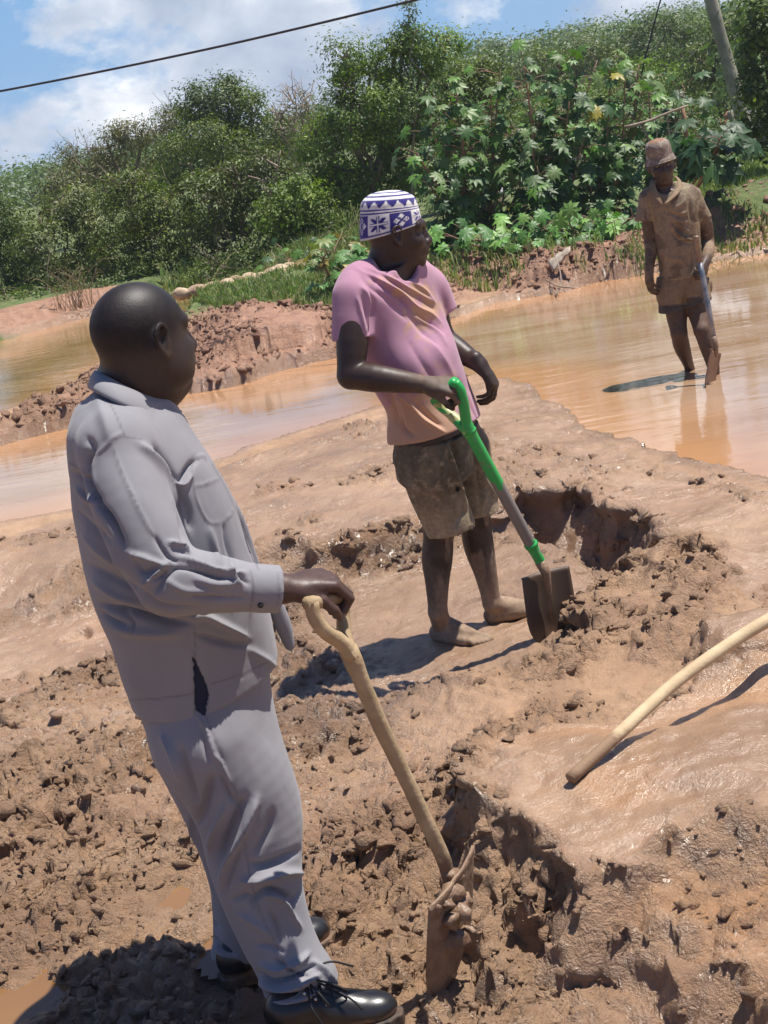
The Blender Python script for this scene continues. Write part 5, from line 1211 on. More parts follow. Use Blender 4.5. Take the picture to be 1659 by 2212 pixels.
F.chain([SL2, EL2], [.05, .042], .02); F.chain([EL2, a3(1090, 1330, .10), WL2], [.043, .040, .027], .012, 8)
fw = unit(a3(1330, 1560, .02) - WL2)
hand(F, WL2, fw, np.array([.75, -.25, .55]), 0, side=1, curls=[(.75, .7, .45), (.8, .75, .4), (.85, .8, .4), (.9, .8, .4)], sc=.98, tspread=.25, tcurl=.35, spread=.05)
# legs
KN = a4(520, 690, 0.02); AN = a4(512, 1200, .0); 
F.chain([a4(440, 200, -.05), a4(500, 480, -.01), KN], [.075, .068, .054], .02, 8)
F.chain([KN, a4(508, 860, .025), a4(508, 1020, .01), AN], [.052, .056, .043, .033], .015, 12)
foot(F, G(936, 1378, -.052), (1.0, -.95), .245, AN, 1.0)
KF = a4(745, 620, .12); AF = a4(850, 1150, .13)
F.chain([a4(690, 180, .08), a4(720, 420, .12), KF], [.075, .066, .054], .02, 8)
F.chain([KF, a4(765, 780, .135), a4(810, 960, .13), AF], [.052, .056, .042, .032], .015, 12)
foot(F, G(1050, 1347, -.05), (1.0, .12), .25, AF, 1.0, inner=-1)
co, q = F.mesh(); co = relax(co, q, 1, .4)
c = skin_cols(co, (.036, .019, .0135))
z = co[:, 2]; n_ = fbm3(co * 14, 4, 21); n2_ = fbm3(co * (30, 30, 6), 3, 23)
MUDD = (.38, .275, .19)
c = paint(c, sst(.20, .03, z + .06 * n_) * (.9 + .2 * n_), MUDD)
c = paint(c, sst(-.05, .18, n2_) * sst(.46, .34, z) * .8, (.28, .195, .13)); c = paint(c, sst(.45, .1, z) * sst(-.25, .2, n_) * .5, (.22, .15, .10))
Xp, Yp_ = proj(co); arm = (Xp > C3(380, 0)[0]) & (Yp_ > C3(0, 1430)[1]) & (Yp_ < C3(0, 1740)[1]) & (Xp < 1000) & (z > .7)
c = paint(c, arm * (.42 + .4 * n_) * sst(C3(420, 0)[0], C3(1000, 0)[0], Xp) * 1.3, (.24, .17, .12))
tip = np.linalg.norm(co - a3(1270, 1600, -.02), axis=1) < .012
mesh_np('body', co, q, SKIN, man2, True, {'col': c, 'dull': np.clip((c[:, 0] - .05) / .15, 0, 1)})
# eye white
def eyes(pfun, parent):
    for s_ in (-1, 1):
        e = MB()
        c0 = pfun(.0715, .031 * s_, -.0025)
        a = np.linspace(0, 2 * math.pi, 13)[:-1]; ctr = pfun(.0835, .031 * s_, -.002)
        L0 = pfun(.0825, (.031 + .0085) * s_, -.002) - ctr; U0 = (pfun(0, 0, 1) - pfun(0, 0, 0)) * .0042; Fv = (pfun(1, 0, 0) - pfun(0, 0, 0))
        ring = ctr + np.cos(a)[:, None] * L0 + np.sin(a)[:, None] * U0 - Fv * .002
        e.add(np.vstack([ring, [ctr + Fv * .0008]]), None, [(i, (i + 1) % 12, 12) for i in range(12)], col=np.tile([.35, .30, .27, 1], (13, 1)))
        ir = ctr + Fv * .0012 + np.cos(a)[:, None] * unit(L0) * .0036 + np.sin(a)[:, None] * unit(U0) * .0036
        e.add(np.vstack([ir, [ctr + Fv * .0022]]), None, [(i, (i + 1) % 12, 12) for i in range(12)], col=np.tile([.012, .008, .006, 1], (13, 1)))
        e.build('eye', EYEM, parent)
EYEM = vcol_mat('eye', 'col', .15, None, 0, 50, .0001, .5, 0, 0)
eyes(p2, man2)

# ---- T-shirt
PINK = simple_mat('muddy_pink_cotton', (.40, .205, .285), (.47, .265, .345), .9, 6, .25, 260, .0012, .2, sheen=.2, attr='mud', c3=(.50, .30, .20))
F = Field((-.20, 4.85, .50), (.62, 5.62, 1.40), .0042)
F.chain([a3(470, 735, .02), a3(330, 810, -.07), S2 + (0, 0, -.005)], [.06, .072, .068], .04, 8); F.chain([a3(560, 720, .02), a3(740, 745, .08), SL2 + (0, 0, -.01)], [.055, .066, .064], .04, 8)
e_ = a3(272, 1240, -.15); F.chain([S2 + (0, 0, -.01), a3(278, 1060, -.135), e_], [.070, .073, .072], .03, 8)
cut_local(F, e_, (-.02, -.1, -1), .11)
e2_ = a3(950, 1075, .16); F.chain([SL2, a3(905, 960, .15), e2_], [.070, .070, .066], .03, 8); cut_local(F, e2_, (.35, -.1, -.9), .10)
F.loft(LV2, l2, f2, .02, 2.4)
F.plane_cut(a3(545, 2030), (.09, -.02, -1))
# open neck
F.ell(a3(585, 672, -.01), (.078, .078, .052), None, .01, 'sub'); F.ell(a3(665, 700, -.05), (.05, .05, .040), None, .015, 'sub')
co, q = F.mesh(); co = relax(co, q, 4, .5)
CC = lambda *p: [C3(a, b) for a, b in p]
ST = [(CC((300, 700), (480, 790), (640, 880), (760, 990), (880, 1050), (960, 1130)), 5, .010), (CC((350, 720), (500, 830), (640, 930), (750, 1040), (880, 1120), (960, 1190)), 5, -.011),
      (CC((380, 690), (560, 770), (700, 850), (820, 920), (900, 960)), 4.5, .009), (CC((420, 700), (600, 810), (760, 900), (900, 1010)), 4, -.008), (CC((640, 900), (780, 1080), (920, 1180), (990, 1290)), 5, .007), (CC((330, 760), (420, 850), (560, 960), (700, 1100)), 6, -.006),
      (CC((680, 1020), (800, 1180), (920, 1290)), 6, -.006), (CC((730, 800), (820, 860), (900, 960)), 4, .006),
      (CC((400, 870), (430, 960), (420, 1100), (395, 1220)), 5, -.010), (CC((330, 830), (390, 900), (410, 1000)), 5, .006), (CC((300, 900), (340, 1050), (370, 1200)), 5, .006), (CC((340, 900), (370, 1040), (390, 1160)), 4, -.006),
      (CC((590, 1690), (650, 1730), (680, 1840), (690, 1920)), 5, .010), (CC((610, 1660), (720, 1740), (820, 1860), (980, 1960)), 6, .012), (CC((640, 1830), (660, 1920), (740, 1990)), 6, -.012), (CC((700, 1700), (820, 1810), (960, 1920)), 6, -.010), (CC((560, 1700), (600, 1800), (610, 1900)), 5, -.009),
      (CC((500, 1650), (560, 1680), (600, 1720)), 6, -.010), (CC((380, 1400), (480, 1500), (560, 1600)), 8, -.006), (CC((820, 1200), (960, 1380), (1060, 1560)), 10, .006), (CC((700, 1250), (840, 1480), (960, 1640)), 10, -.005), (CC((1080, 1560), (1150, 1700), (1230, 1860)), 6, -.008), (CC((1150, 1640), (1200, 1780), (1250, 1880)), 5, .006),
      (CC((560, 2010), (700, 2040), (860, 2020), (1130, 1950)), 1.5, -.002), (CC((165, 1215), (280, 1215), (388, 1200)), 1.4, -.002), (CC((400, 690), (560, 760), (700, 770), (770, 740)), 1.6, -.002)]
co = sculpt(co, q, [(a_, w_, h_ * 1.35) for a_, w_, h_ in ST]); co = relax(co, q, 1, .4)
nr = vnormals(co, q); co = co + nr * (.0035 * fbm3(co * (9, 9, 5), 3, 4))[:, None]
X, Yp = proj(co); X = X.astype(np.float32); Yp = Yp.astype(np.float32)
def blob(a, b, r, e=1.0): c0 = C3(a, b); return np.exp(-(((X - c0[0]) / (r * .281)) ** 2 + ((Yp - c0[1]) / (r * e * .281)) ** 2))
mud = .75 * blob(800, 860, 110, .5) + .7 * blob(870, 1000, 150, .6) + .55 * blob(760, 1100, 130, 1.0) + .5 * blob(650, 870, 110, .8) + .45 * blob(480, 780, 120, .35) + .85 * blob(900, 2050, 480, .55) + .55 * blob(700, 1750, 300, .8) + .2 * blob(1000, 1500, 250, 1) + .6 * blob(640, 2000, 300, .5)
mesh_np('t_shirt', co, q, PINK, man2, True, {'mud': np.clip(mud, 0, 1) * .60 + .20})
# ---- shorts
F = Field((-.12, 4.90, .15), (.55, 5.62, .80), .0042)
pa, pb = a4(228, 130), a4(800, 40); pc = (pa + pb) / 2; 
F.loft([(a4(520, 330, .03), .165, .12, .125), (a4(515, 210, .02), .168, .125, .13), (a4(505, 60), .165, .12, .125)], l2, f2, .02, 2.3)
F.chain([a4(440, 230, -.05), a4(490, 420, -.02), a4(545, 560, 0), a4(595, 690, .01)], [.100, .097, .092, .089], .03, 12)
F.chain([a4(680, 180, .07), a4(718, 380, .12), a4(768, 560, .13), a4(780, 600, .13)], [.092, .080, .074, .076], .02, 12)
cut_local(F, a4(590, 694, .01), (.10, 0, -1), .16); cut_local(F, a4(800, 592, .13), (.30, 0, -1), .14)
F.ell(a4(268, 245, -.03), (.02, .03, .035), None, .01)
co, q = F.mesh(); co = relax(co, q, 4, .5)
CD = lambda *p: [C4(a, b) for a, b in p]
ST = [(CD((560, 140), (600, 250), (640, 400), (690, 560)), 6, .014), (CD((600, 120), (640, 260), (660, 400)), 7, -.018), (CD((500, 160), (540, 300), (560, 420)), 7, .008), (CD((440, 150), (470, 300), (480, 420)), 7, -.008), (CD((340, 200), (370, 320), (420, 430)), 7, .007), (CD((680, 560), (640, 620), (600, 680)), 6, -.007), (CD((780, 330), (830, 420), (900, 520)), 5, .008), (CD((740, 200), (760, 350), (770, 480)), 6, -.008), (CD((820, 420), (800, 500), (790, 580)), 5, .007), (CD((630, 430), (638, 442)), 3, -.010), (CD((450, 440), (520, 520), (580, 580)), 9, -.005)]
co = sculpt(co, q, [(a_, w_, h_ * 1.35) for a_, w_, h_ in ST]); co = relax(co, q, 1, .4)
nr = vnormals(co, q); n_ = fbm3(co * 12, 4, 8); co = co + nr * (.004 * n_)[:, None]
# ragged hem
edge_ = (co[:, 2] < np.percentile(co[:, 2], 4)); 
X, Yp = proj(co)
c = np.tile(np.array([.12, .10, .07, 1.0]), (len(co), 1))
st_ = fbm3(co * (26, 26, 9), 4, 12); c = paint(c, sst(.0, .35, st_) * .65, (.20, .165, .115))
lowm = sst(.60, .36, co[:, 2] + .05 * n_); c = paint(c, lowm * .85, (.37, .285, .18))
hole = sst(1.2, .9, np.hypot((X - C4(635, 436)[0]) / 5, (Yp - C4(635, 436)[1]) / 6)); c = paint(c, hole, (.01, .01, .01))
c = paint(c, sst(.2, .45, fbm3(co * 45, 3, 13)) * .5, (.40, .31, .21))
SHM = vcol_mat('muddy_shorts_cloth', 'col', .85, None, .5, 160, .003, .3, 0, .25)
sh = mesh_np('shorts', co, q, SHM, man2, True, {'col': c})
fr = MB()
for k in range(46):
    t = k / 45; a, b = 452 + (736 - 452) * t, 706 + (664 - 706) * t + 8 * math.sin(t * math.pi); p0 = a4(a, b - 6, -.075 + .05 * abs(t - .5)); d = np.array([rng.normal() * .006, 0, -rng.uniform(.006, .022)])
    w_ = np.array([.0022, 0, 0]); fr.add([p0 - w_ * 1.6, p0 + w_ * 1.6, p0 + d], None, [(0, 1, 2)], col=np.tile([.42, .34, .23, 1], (3, 1)))
fr.build('frayed_hem', SHM, sh, False)
# ---- patterned cap
def cap2():
    top = a3(600, 78); u = hu2
    C0 = hc2 + hf2 * -.002; f, uu, l = frame(hf2, hu2)
    brimN = unit(uu * 1.0 + f * .0); m = 150; rws = 60; co = []; col = []
    white = np.array([.78, .76, .72]); blue = np.array([.035, .028, .20])
    for j in range(rws + 1):
        t = j / rws
        for i in range(m):
            th = 2 * math.pi * i / m                    # 0 = front
            lowz = .004 - .020 * math.cos(th) * -1 * .0 + (-.048 * (1 - math.cos(th)) / 2) + .022
            if t < .62: zz = lowz + (.085 - lowz) * (t / .62); r = 1.0 - .09 * (t / .62) ** 2
            else: a = (t - .62) / .38 * math.pi / 2; zz = .085 + .052 * math.sin(a); r = .91 * math.cos(a) ** .75 if a < math.pi / 2 - 1e-6 else 0.0
            p = C0 + f * (math.cos(th) * .106 * r - .008) + l * (math.sin(th) * .086 * r) + uu * zz
            co.append(p)
            # pattern
            v = t; uang = (th / (2 * math.pi) * 8.0 + .15) % 1.0; pan = int(th / (2 * math.pi) * 8.0 + .15) % 2
            if v < .035: cc = white * .75
            elif v < .07: cc = blue
            elif v < .48:
                x = (uang - .5) * 2; y = (v - .275) / .205
                if pan:      # white panel with a blue star of eight points
                    rr = math.hypot(x, y); an = math.atan2(y, x); pet = abs(math.sin(2 * an)) ; spike = .30 + .58 * (abs(math.cos(2 * (an - math.pi / 4) * 1.0 + math.pi / 2 * 0 ))) ** 1.2
                    star = rr < .92 * (.35 + .65 * abs(math.cos(4 * an)) ** .8) and rr > .05 and not (abs(x) < .05 or abs(y) < .05)
                    cc = blue if star else white
                else:        # blue panel with four white barred squares
                    cc = blue
                    for (sx, sy) in ((.0, .5), (0, -.5), (.45, 0), (-.45, 0)):
                        if abs(x - sx) + abs(y - sy) * .9 < .30 and (int((x - sx) * 22) % 2 == 0 or abs(abs(x - sx) + abs(y - sy) - .26) < .06): cc = white
            elif v < .50: cc = white
            elif v < .525: cc = blue
            elif v < .56: cc = white
            elif v < .585: cc = blue
            elif v < .61: cc = white
            elif v < .72:
                w_ = (th / (2 * math.pi) * 14) % 1.0; h_ = (v - .61) / .11; cc = blue if abs(w_ - .5) * 2 < h_ else white
            elif v < .75: cc = blue
            elif v < .79: cc = white
            elif v < .82: cc = blue
            elif v < .88: cc = white
            elif v < .91: cc = blue
            else: cc = white
            col.append([*cc, 1])
    i = np.arange(rws)[:, None] * m; j = np.arange(m)[None]; j2 = (j + 1) % m
    q = np.stack([i + j, i + j2, i + m + j2, i + m + j], -1).reshape(-1, 4)
    co = np.array(co); nr = vnormals(co, q); co = co + nr * (.0012 * fbm3(co * 40, 2, 2))[:, None]
    k = len(co); ctr = C0; inn = co[:m] + (ctr + uu * .02 - co[:m]) * .06
    co = np.vstack([co, inn]); q2 = np.stack([j[0], k + j[0], k + j2[0], j2[0]], 1); col += [[.3, .28, .25, 1]] * m
    KN_ = vcol_mat('knitted_wool', 'col', .9, None, .7, 420, .0015, .2, 0, .12, .3)
    return mesh_np('cap', co, np.concatenate([q, q2]), KN_, man2, True, {'col': np.array(col)})
cap2()
# ================================================================== boy in the bucket hat
Y3 = 9.12
C5 = lambda a, b: (1316.7 + .27786 * a, 263.3 + .27786 * b)
def a5(a, b, dy=0.0): x = C5(a, b); return P(x[0], x[1], Y3 + dy)
man3 = thing('person', 'boy caked in brown mud wearing a bucket hat, standing shin deep in the pond', 'person', (1.95, 9.1, -.12))
f3 = unit([-.22, -.97, 0]); l3 = np.array([-f3[1], f3[0], 0]); hf3 = unit([-.12, -.98, -.10]); hc3 = a5(402, 320); hu3 = unit([-.02, 0, 1])
F = Field((1.50, 8.72, -.22), (2.42, 9.46, 1.42), .0050)
p3 = head(F, hc3, hf3, hu3, .96)
F.chain([hc3 + (0, .01, -.04), a5(425, 480), a5(440, 560, .02)], [.055, .050, .06], .02, 6)
LV3 = []
for (a, b, w_) in [((392, 1225), (712, 1215), .115), ((385, 1100), (712, 1090), .112), ((360, 950), (705, 940), .112), ((335, 800), (700, 800), .115), ((310, 690), (690, 700), .115), ((285, 600), (680, 620), .105), ((320, 520), (620, 530), .075)]:
    pa, pb = a5(*a), a5(*b); c_ = (pa + pb) / 2; LV3.append((c_, np.linalg.norm(pb - pa) / 2, w_, w_))
torso_core(F, LV3, l3, f3, .018)
SA = a5(298, 610); EA = a5(318, 930, .02); WA = a5(308, 1150, -.03)
F.chain([SA, a5(305, 780, .01), EA], [.045, .043, .036], .02, 6); F.chain([EA, a5(322, 1020), WA], [.037, .036, .025], .012, 6)
hand(F, WA, a5(318, 1290, -.05) - WA, (-.85, -.4, .1), 0, side=-1, curls=[(.35, .5, .3), (.4, .5, .3), (.45, .5, .3), (.5, .5, .3)], sc=.92, tspread=.4, tcurl=.3)
SB = a5(668, 640); EB = a5(762, 930, .06); WB = a5(745, 1090, -.10)
F.chain([SB, a5(740, 780, .03), EB], [.046, .045, .038], .02, 6); F.chain([EB, a5(768, 1000, -.02), WB], [.038, .038, .027], .012, 6)
hand(F, WB, a5(722, 1180, -.16) - WB, (.85, -.45, .2), 0, side=1, curls=[(1.0, 1.3, .8)] * 4, sc=.92, tspread=.4, tcurl=.9, spread=0)
F.chain([a5(500, 1300), a5(520, 1500, -.02), a5(540, 1640, -.06)], [.070, .062, .048], .02, 6); F.chain([a5(540, 1640, -.06), a5(560, 1740, .0), a5(600, 1850, .06), a5(618, 1900, .10), a5(640, 1990, .14)], [.048, .050, .036, .032, .03], .015, 10)
F.chain([a5(650, 1300), a5(690, 1480, -.06), a5(720, 1620, -.14)], [.072, .062, .049], .02, 6); F.chain([a5(720, 1620, -.14), a5(765, 1740, -.15), a5(800, 1870, -.16), a5(815, 1960, -.16)], [.048, .051, .040, .032], .015, 10)
co, q = F.mesh(); co = relax(co, q, 1, .4)
n_ = fbm3(co * 11, 4, 31); c = skin_cols(co, (.055, .030, .020))
body = sst(1.13, 1.02, co[:, 2]); c = paint(c, body * (.15 + .75 * sst(.0, .25, n_)), (.20, .145, .095))
legs = sst(.55, .45, co[:, 2]); c = paint(c, legs * .6, (.135, .075, .045)); c = paint(c, legs * sst(.12, .02, co[:, 2]) * .6, (.12, .06, .035))
fore = np.exp(-((np.linalg.norm(co - a5(765, 1010), axis=1)) / .07) ** 2); c = paint(c, fore * .9, (.36, .24, .15))
mesh_np('body', co, q, SKIN, man3, True, {'col': c, 'dull': np.clip((c[:, 0] - .06) / .12, 0, .8) * sst(.0, .3, co[:, 2])}); eyes(p3, man3)
# ---- polo shirt
F = Field((1.50, 8.80, .40), (2.42, 9.44, 1.20), .0048)
F.chain([a5(400, 520, .01), a5(300, 580), SA], [.045, .05, .048], .03, 6); F.chain([a5(520, 520, .01), a5(640, 560), SB], [.045, .052, .050], .03, 6)
e_ = a5(262, 770); F.chain([SA, e_], [.050, .052], .02); cut_local(F, e_, (-.1, 0, -1), .08)
e_ = a5(722, 765, .02); F.chain([SB, e_], [.054, .060], .02); cut_local(F, e_, (.22, -.1, -1), .10)
F.loft(LV3, l3, f3, .02, 2.4)
F.plane_cut(a5(400, 1232), (0, 0, -1)); F.ell(a5(430, 500, -.03), (.050, .07, .05), None, .012, 'sub'); F.chain([a5(425, 520, -.11), a5(415, 628, -.125)], [.035, .006], .006, mode='sub')
co, q = F.mesh(); co = relax(co, q, 3, .5)
CE = lambda *p: [C5(a, b) for a, b in p]
ST = [(CE((480, 800), (520, 860), (580, 900), (650, 925)), 3.5, .010), (CE((470, 850), (540, 920), (640, 950)), 3.5, -.009), (CE((490, 750), (560, 800), (620, 860)), 3, .008), (CE((480, 760), (540, 840), (600, 880)), 3, -.008), (CE((500, 690), (560, 710), (600, 700)), 3, .007), (CE((500, 740), (570, 775), (610, 778)), 3, .007), (CE((420, 690), (500, 720), (560, 740)), 3, -.006),
      (CE((620, 560), (625, 680), (640, 780)), 4, -.010), (CE((700, 700), (690, 850), (690, 1000)), 4, -.008), (CE((400, 640), (400, 700), (420, 760)), 2, -.004), (CE((640, 980), (650, 1080), (620, 1180)), 5, -.008), (CE((400, 1000), (480, 1060), (600, 1080)), 5, .005), (CE((590, 600), (560, 640), (480, 680)), 4, .006), (CE((400, 1195), (500, 1205), (640, 1195)), 1.3, -.003), (CE((640, 780), (700, 770), (755, 740)), 1.3, -.003), (CE((310, 640), (290, 720), (280, 760)), 3, -.006)]
co = sculpt(co, q, [(a_, w_, h_ * 1.4) for a_, w_, h_ in ST]); co = relax(co, q, 1, .4); nr = vnormals(co, q); co = co + nr * (.004 * fbm3(co * (10, 10, 7), 3, 44))[:, None]
MUDCL = (.235, .178, .110); n_ = fbm3(co * 7, 4, 51); n2_ = fbm3(co * 16, 4, 52)
c = np.tile(np.array([*MUDCL, 1.0]), (len(co), 1)); c[:, :3] *= 1 + .25 * n_[:, None]
c = paint(c, sst(.14, .20, n2_) * .65, (.10, .062, .036)); c = paint(c, sst(.25, .4, -n_) * .5, (.31, .21, .125))
MUDC = vcol_mat('mud_soaked_cloth', 'col', .7, None, .5, 150, .003, .4, 0, .2)
mesh_np('shirt', co, q, MUDC, man3, True, {'col': c})
k1 = [(470, 425, .05), (505, 425, .045), (528, 455, .0), (525, 500, -.05), (480, 570, -.10), (420, 640, -.130)]; k2 = [(480, 432, .08), (525, 430, .075), (560, 470, .0), (562, 520, -.07), (515, 580, -.115), (428, 650, -.136)]
strip('collar', [spline([a5(*p) for p in k1], 18) * (1 - t) + spline([a5(*p) for p in k2], 18) * t for t in np.linspace(0, 1, 4)], simple_mat('collar_cloth', (.20, .13, .07), (.27, .18, .10), .75, 20), man3, .006)
k1 = [(360, 440, .0), (352, 470, -.06), (375, 550, -.11), (415, 640, -.135)]; k2 = [(325, 440, .0), (310, 500, -.07), (345, 580, -.12), (405, 655, -.14)]
strip('collar', [spline([a5(*p) for p in k1], 14) * (1 - t) + spline([a5(*p) for p in k2], 14) * t for t in np.linspace(0, 1, 4)], bpy.data.materials['collar_cloth'], man3, .006)
# ---- shorts
F = Field((1.60, 8.80, .25), (2.36, 9.44, .68), .0048)
F.loft([(a5(565, 1360), .145, .105, .11), (a5(560, 1290), .150, .108, .11), (a5(552, 1190), .142, .105, .105)], l3, f3, .02, 2.4)
F.chain([a5(480, 1300), a5(490, 1400, -.01), a5(495, 1478, -.015)], [.085, .085, .088], .03, 6); F.chain([a5(660, 1290), a5(676, 1360, -.03), a5(686, 1425, -.04)], [.085, .086, .092], .03, 6)
cut_local(F, a5(495, 1476, -.01), (-.05, 0, -1), .14); cut_local(F, a5(688, 1408, -.04), (.15, 0, -1), .13); F.ell(a5(770, 1270, .0), (.022, .04, .05), None, .01)
co, q = F.mesh(); co = relax(co, q, 3, .5)
co = sculpt(co, q, [(CE((575, 1250), (578, 1350), (585, 1440)), 5, -.016), (CE((400, 1430), (490, 1440), (585, 1400)), 2, -.006), (CE((600, 1350), (680, 1360), (740, 1330)), 2, -.006), (CE((520, 1260), (540, 1340), (560, 1420)), 4, .007), (CE((640, 1250), (620, 1320), (600, 1380)), 4, .006)])
c = np.tile(np.array([.215, .145, .085, 1.0]), (len(co), 1)); n_ = fbm3(co * 14, 4, 61); c[:, :3] *= 1 + .3 * n_[:, None]; X, Yp = proj(co)
c = paint(c, sst(C5(0, 1415)[1], C5(0, 1430)[1], Yp + 3 * n_ + np.where(X > C5(600, 0)[0], 16, 0)) * .85, (.045, .036, .032))
mesh_np('shorts', co, q, MUDC, man3, True, {'col': c})
# ---- bucket hat
def buckethat():
    f, u, l = frame(hf3, unit([-.10, 0, 1])); C0 = hc3 + f * -.004; m = 72; prof = [(.121, .092, .012), (.116, .089, .018), (.108, .083, .034), (.104, .080, .042), (.101, .077, .050), (.099, .076, .075), (.097, .074, .100), (.088, .068, .118), (.072, .056, .130), (.050, .038, .137), (.025, .02, .140), (.001, .001, .141)]
    prof = spline(np.array(prof), 40); co = []
    for (a, b, z) in prof:
        th = np.arange(m) * 2 * math.pi / m; co.append(C0 + f * (np.cos(th) * a)[:, None] + l * (np.sin(th) * b)[:, None] + u * (z + .006 * np.sin(th * 2 + 1) * (z < .03))[:, None])
    co = np.concatenate(co); n = len(prof); i = np.arange(n - 1)[:, None] * m; j = np.arange(m)[None]; q = np.stack([i + j, i + (j + 1) % m, i + m + (j + 1) % m, i + m + j], -1).reshape(-1, 4)
    nr = vnormals(co, q); co = co + nr * (.004 * fbm3(co * 22, 3, 71))[:, None]
    inn = co[:m] + (C0 - co[:m]) * .12 + u * .006; k = len(co); co = np.vstack([co, inn]); q = np.concatenate([q, np.stack([j[0], k + j[0], k + (j[0] + 1) % m, (j[0] + 1) % m], 1)])
    n_ = fbm3(co * 12, 4, 72); f1_, f2_, _ = worley((co[:, 0] * 22).astype(np.float32), (co[:, 2] * 22).astype(np.float32), 5)
    c = np.tile(np.array([.19, .145, .11, 1.0]), (len(co), 1)); c[:, :3] *= 1 + .4 * n_[:, None]; c = paint(c, sst(.10, .03, f2_ - f1_) * .6, (.42, .37, .32)); c = paint(c, sst(.125, .14, (co - C0) @ u) * .6, (.30, .12, .05))
    return mesh_np('bucket_hat', co, q, MUDC, man3, True, {'col': c})
buckethat()
# ================================================================== shovels
def dhandle(parent, end, j, tipA, tipB, r, mat, gripmat=None):
    """Y-shaped handle: j = joint on the shaft, end = direction point; arms to tipA/tipB joined by a grip"""
def shovel_blade(name, tl, tr, tip, nrm, mat, parent, L_=None, dish=.02, attrs=None, thick=.0035, foldw=.012):
    """round point blade: top corners, tip, outward normal"""
    tl, tr, tip = (np.array(v, float) for v in (tl, tr, tip)); X = tr - tl; w = np.linalg.norm(X); X = X / w; top = (tl + tr) / 2; Yv = tip - top; N = unit(np.cross(X, Yv)); 
    if np.dot(N, nrm) < 0: N = -N
    m, n = 26, 17; rows = []
    for i in range(m):
        t = i / (m - 1); wd = 1.0 + .04 * math.sin(t * 2.5) if t < .62 else max(.02, math.sqrt(max(0, 1 - ((t - .62) / .385) ** 2)) * 1.02); row = []
        for k in range(n):
            s_ = (k / (n - 1) * 2 - 1); rib = .006 * math.exp(-((s_) / .16) ** 2) * sst(.75, .5, t) * sst(-.1, .1, t)
            row.append(top + Yv * t + X * (w / 2 * wd * s_) - N * (dish * (1 - s_ * s_) * (1 - .4 * t)) + N * float(rib))
        rows.append(row)
    lip = []
    for k in range(n): lip.append(np.array(rows[0][k]) + N * foldw)
    rows = [lip] + rows
    return strip(name, rows, mat, parent, thick, attrs)
WOODM = simple_mat('muddy_wood', (.33, .235, .13), (.46, .34, .20), .8, 16, .7, 90, .003, .3, attr='mud', c3=(.20, .125, .075))
POLEM = simple_mat('pale_round_wood', (.46, .34, .20), (.57, .44, .27), .75, 14, .5, 120, .0025, .3, attr='mud', c3=(.26, .165, .10))
MUDM = simple_mat('caked_mud', (.165, .098, .058), (.30, .195, .12), .45, 22, .9, 60, .006, .5)
GREEN = simple_mat('green_enamel', (.022, .33, .075), (.03, .40, .10), .35, 8, .15, 60, .001, .5)
def chipped(name, c1, c2, sc=26, lo=.47, hi=.53, rough=.4):
    m, nt, b, L = new_mat(name); tc = nn(nt, 'ShaderNodeTexCoord'); a = nn(nt, 'ShaderNodeAttribute', attribute_name='worn'); n = nn(nt, 'ShaderNodeTexNoise'); L(tc.outputs['Object'], n.inputs['Vector']); n.inputs['Scale'].default_value = sc; n.inputs['Detail'].default_value = 8
    ad = nn(nt, 'ShaderNodeMath', operation='ADD'); L(n.outputs[0], ad.inputs[0]); L(a.outputs['Fac'], ad.inputs[1]); mr = nn(nt, 'ShaderNodeMapRange'); L(ad.outputs[0], mr.inputs[0]); mr.inputs[1].default_value = lo + .5; mr.inputs[2].default_value = hi + .5
    mx = nn(nt, 'ShaderNodeMix', data_type='RGBA'); L(mr.outputs[0], mx.inputs[0]); mx.inputs[6].default_value = (*c1, 1); mx.inputs[7].default_value = (*c2, 1); L(mx.outputs[2], b.inputs['Base Color']); b.inputs['Roughness'].default_value = rough
    bp = nn(nt, 'ShaderNodeBump'); bp.inputs['Strength'].default_value = .4; bp.inputs['Distance'].default_value = .001; L(mr.outputs[0], bp.inputs['Height']); bp.invert = True; L(bp.outputs[0], b.inputs['Normal']); return m
GRN = chipped('chipped_green_paint', (.022, .36, .075), (.20, .175, .155)); PLAST = chipped('worn_green_plastic', (.022, .36, .075), (.42, .42, .18), 20)
# ---- shovel of the man in grey
sv = thing('shovel', 'mud caked shovel with pale wooden Y handle standing under the hand of the man in grey', 'shovel', tuple(G(965, 2110, -.155)))
sv['label'] = 'mud caked wooden shovel under the hand of the man in grey'
B1 = lambda x, y, dy=0.0: P(x, y, 3.06 + dy)
SP = spline([B1(752, 1402, 0), B1(812, 1545, .03), B1(866, 1660, .06), B1(916, 1765, .08), B1(955, 1848, .10), B1(972, 1905, .115)], 26)
m = MB(); a_, q_, t_ = tube(SP, [.0215] * 2 + [.0185] * 6 + [.0175] * 14 + [.016] * 4, 12); m.add(a_ + (fbm3(a_ * 40, 2, 6) * .0012)[:, None], q_, t_, mud=sst(SP[17][2], SP[24][2], a_[:, 2]) * .8 + .12); sh_ = m.build('shaft', WOODM, sv)
m = MB(); m.add(*tube(spline([B1(674, 1300, -.045), B1(678, 1330, -.045), B1(700, 1362, -.035), B1(738, 1388, -.01), B1(760, 1420, 0)], 14), list(np.linspace(.0145, .0185, 14)), 10)); m.add(*tube(spline([B1(742, 1285, .055), B1(742, 1330, .055), B1(744, 1370, .03), B1(758, 1415, .0)], 12), list(np.linspace(.0135, .0175, 12)), 10))
m.build('yoke', WOODM, sv)
m = MB(); m.add(*tube([B1(664, 1304, -.052), B1(700, 1298, -.01), B1(748, 1284, .062)], [.0155, .0145, .0150], 12)); m.build('grip', WOODM, sv)
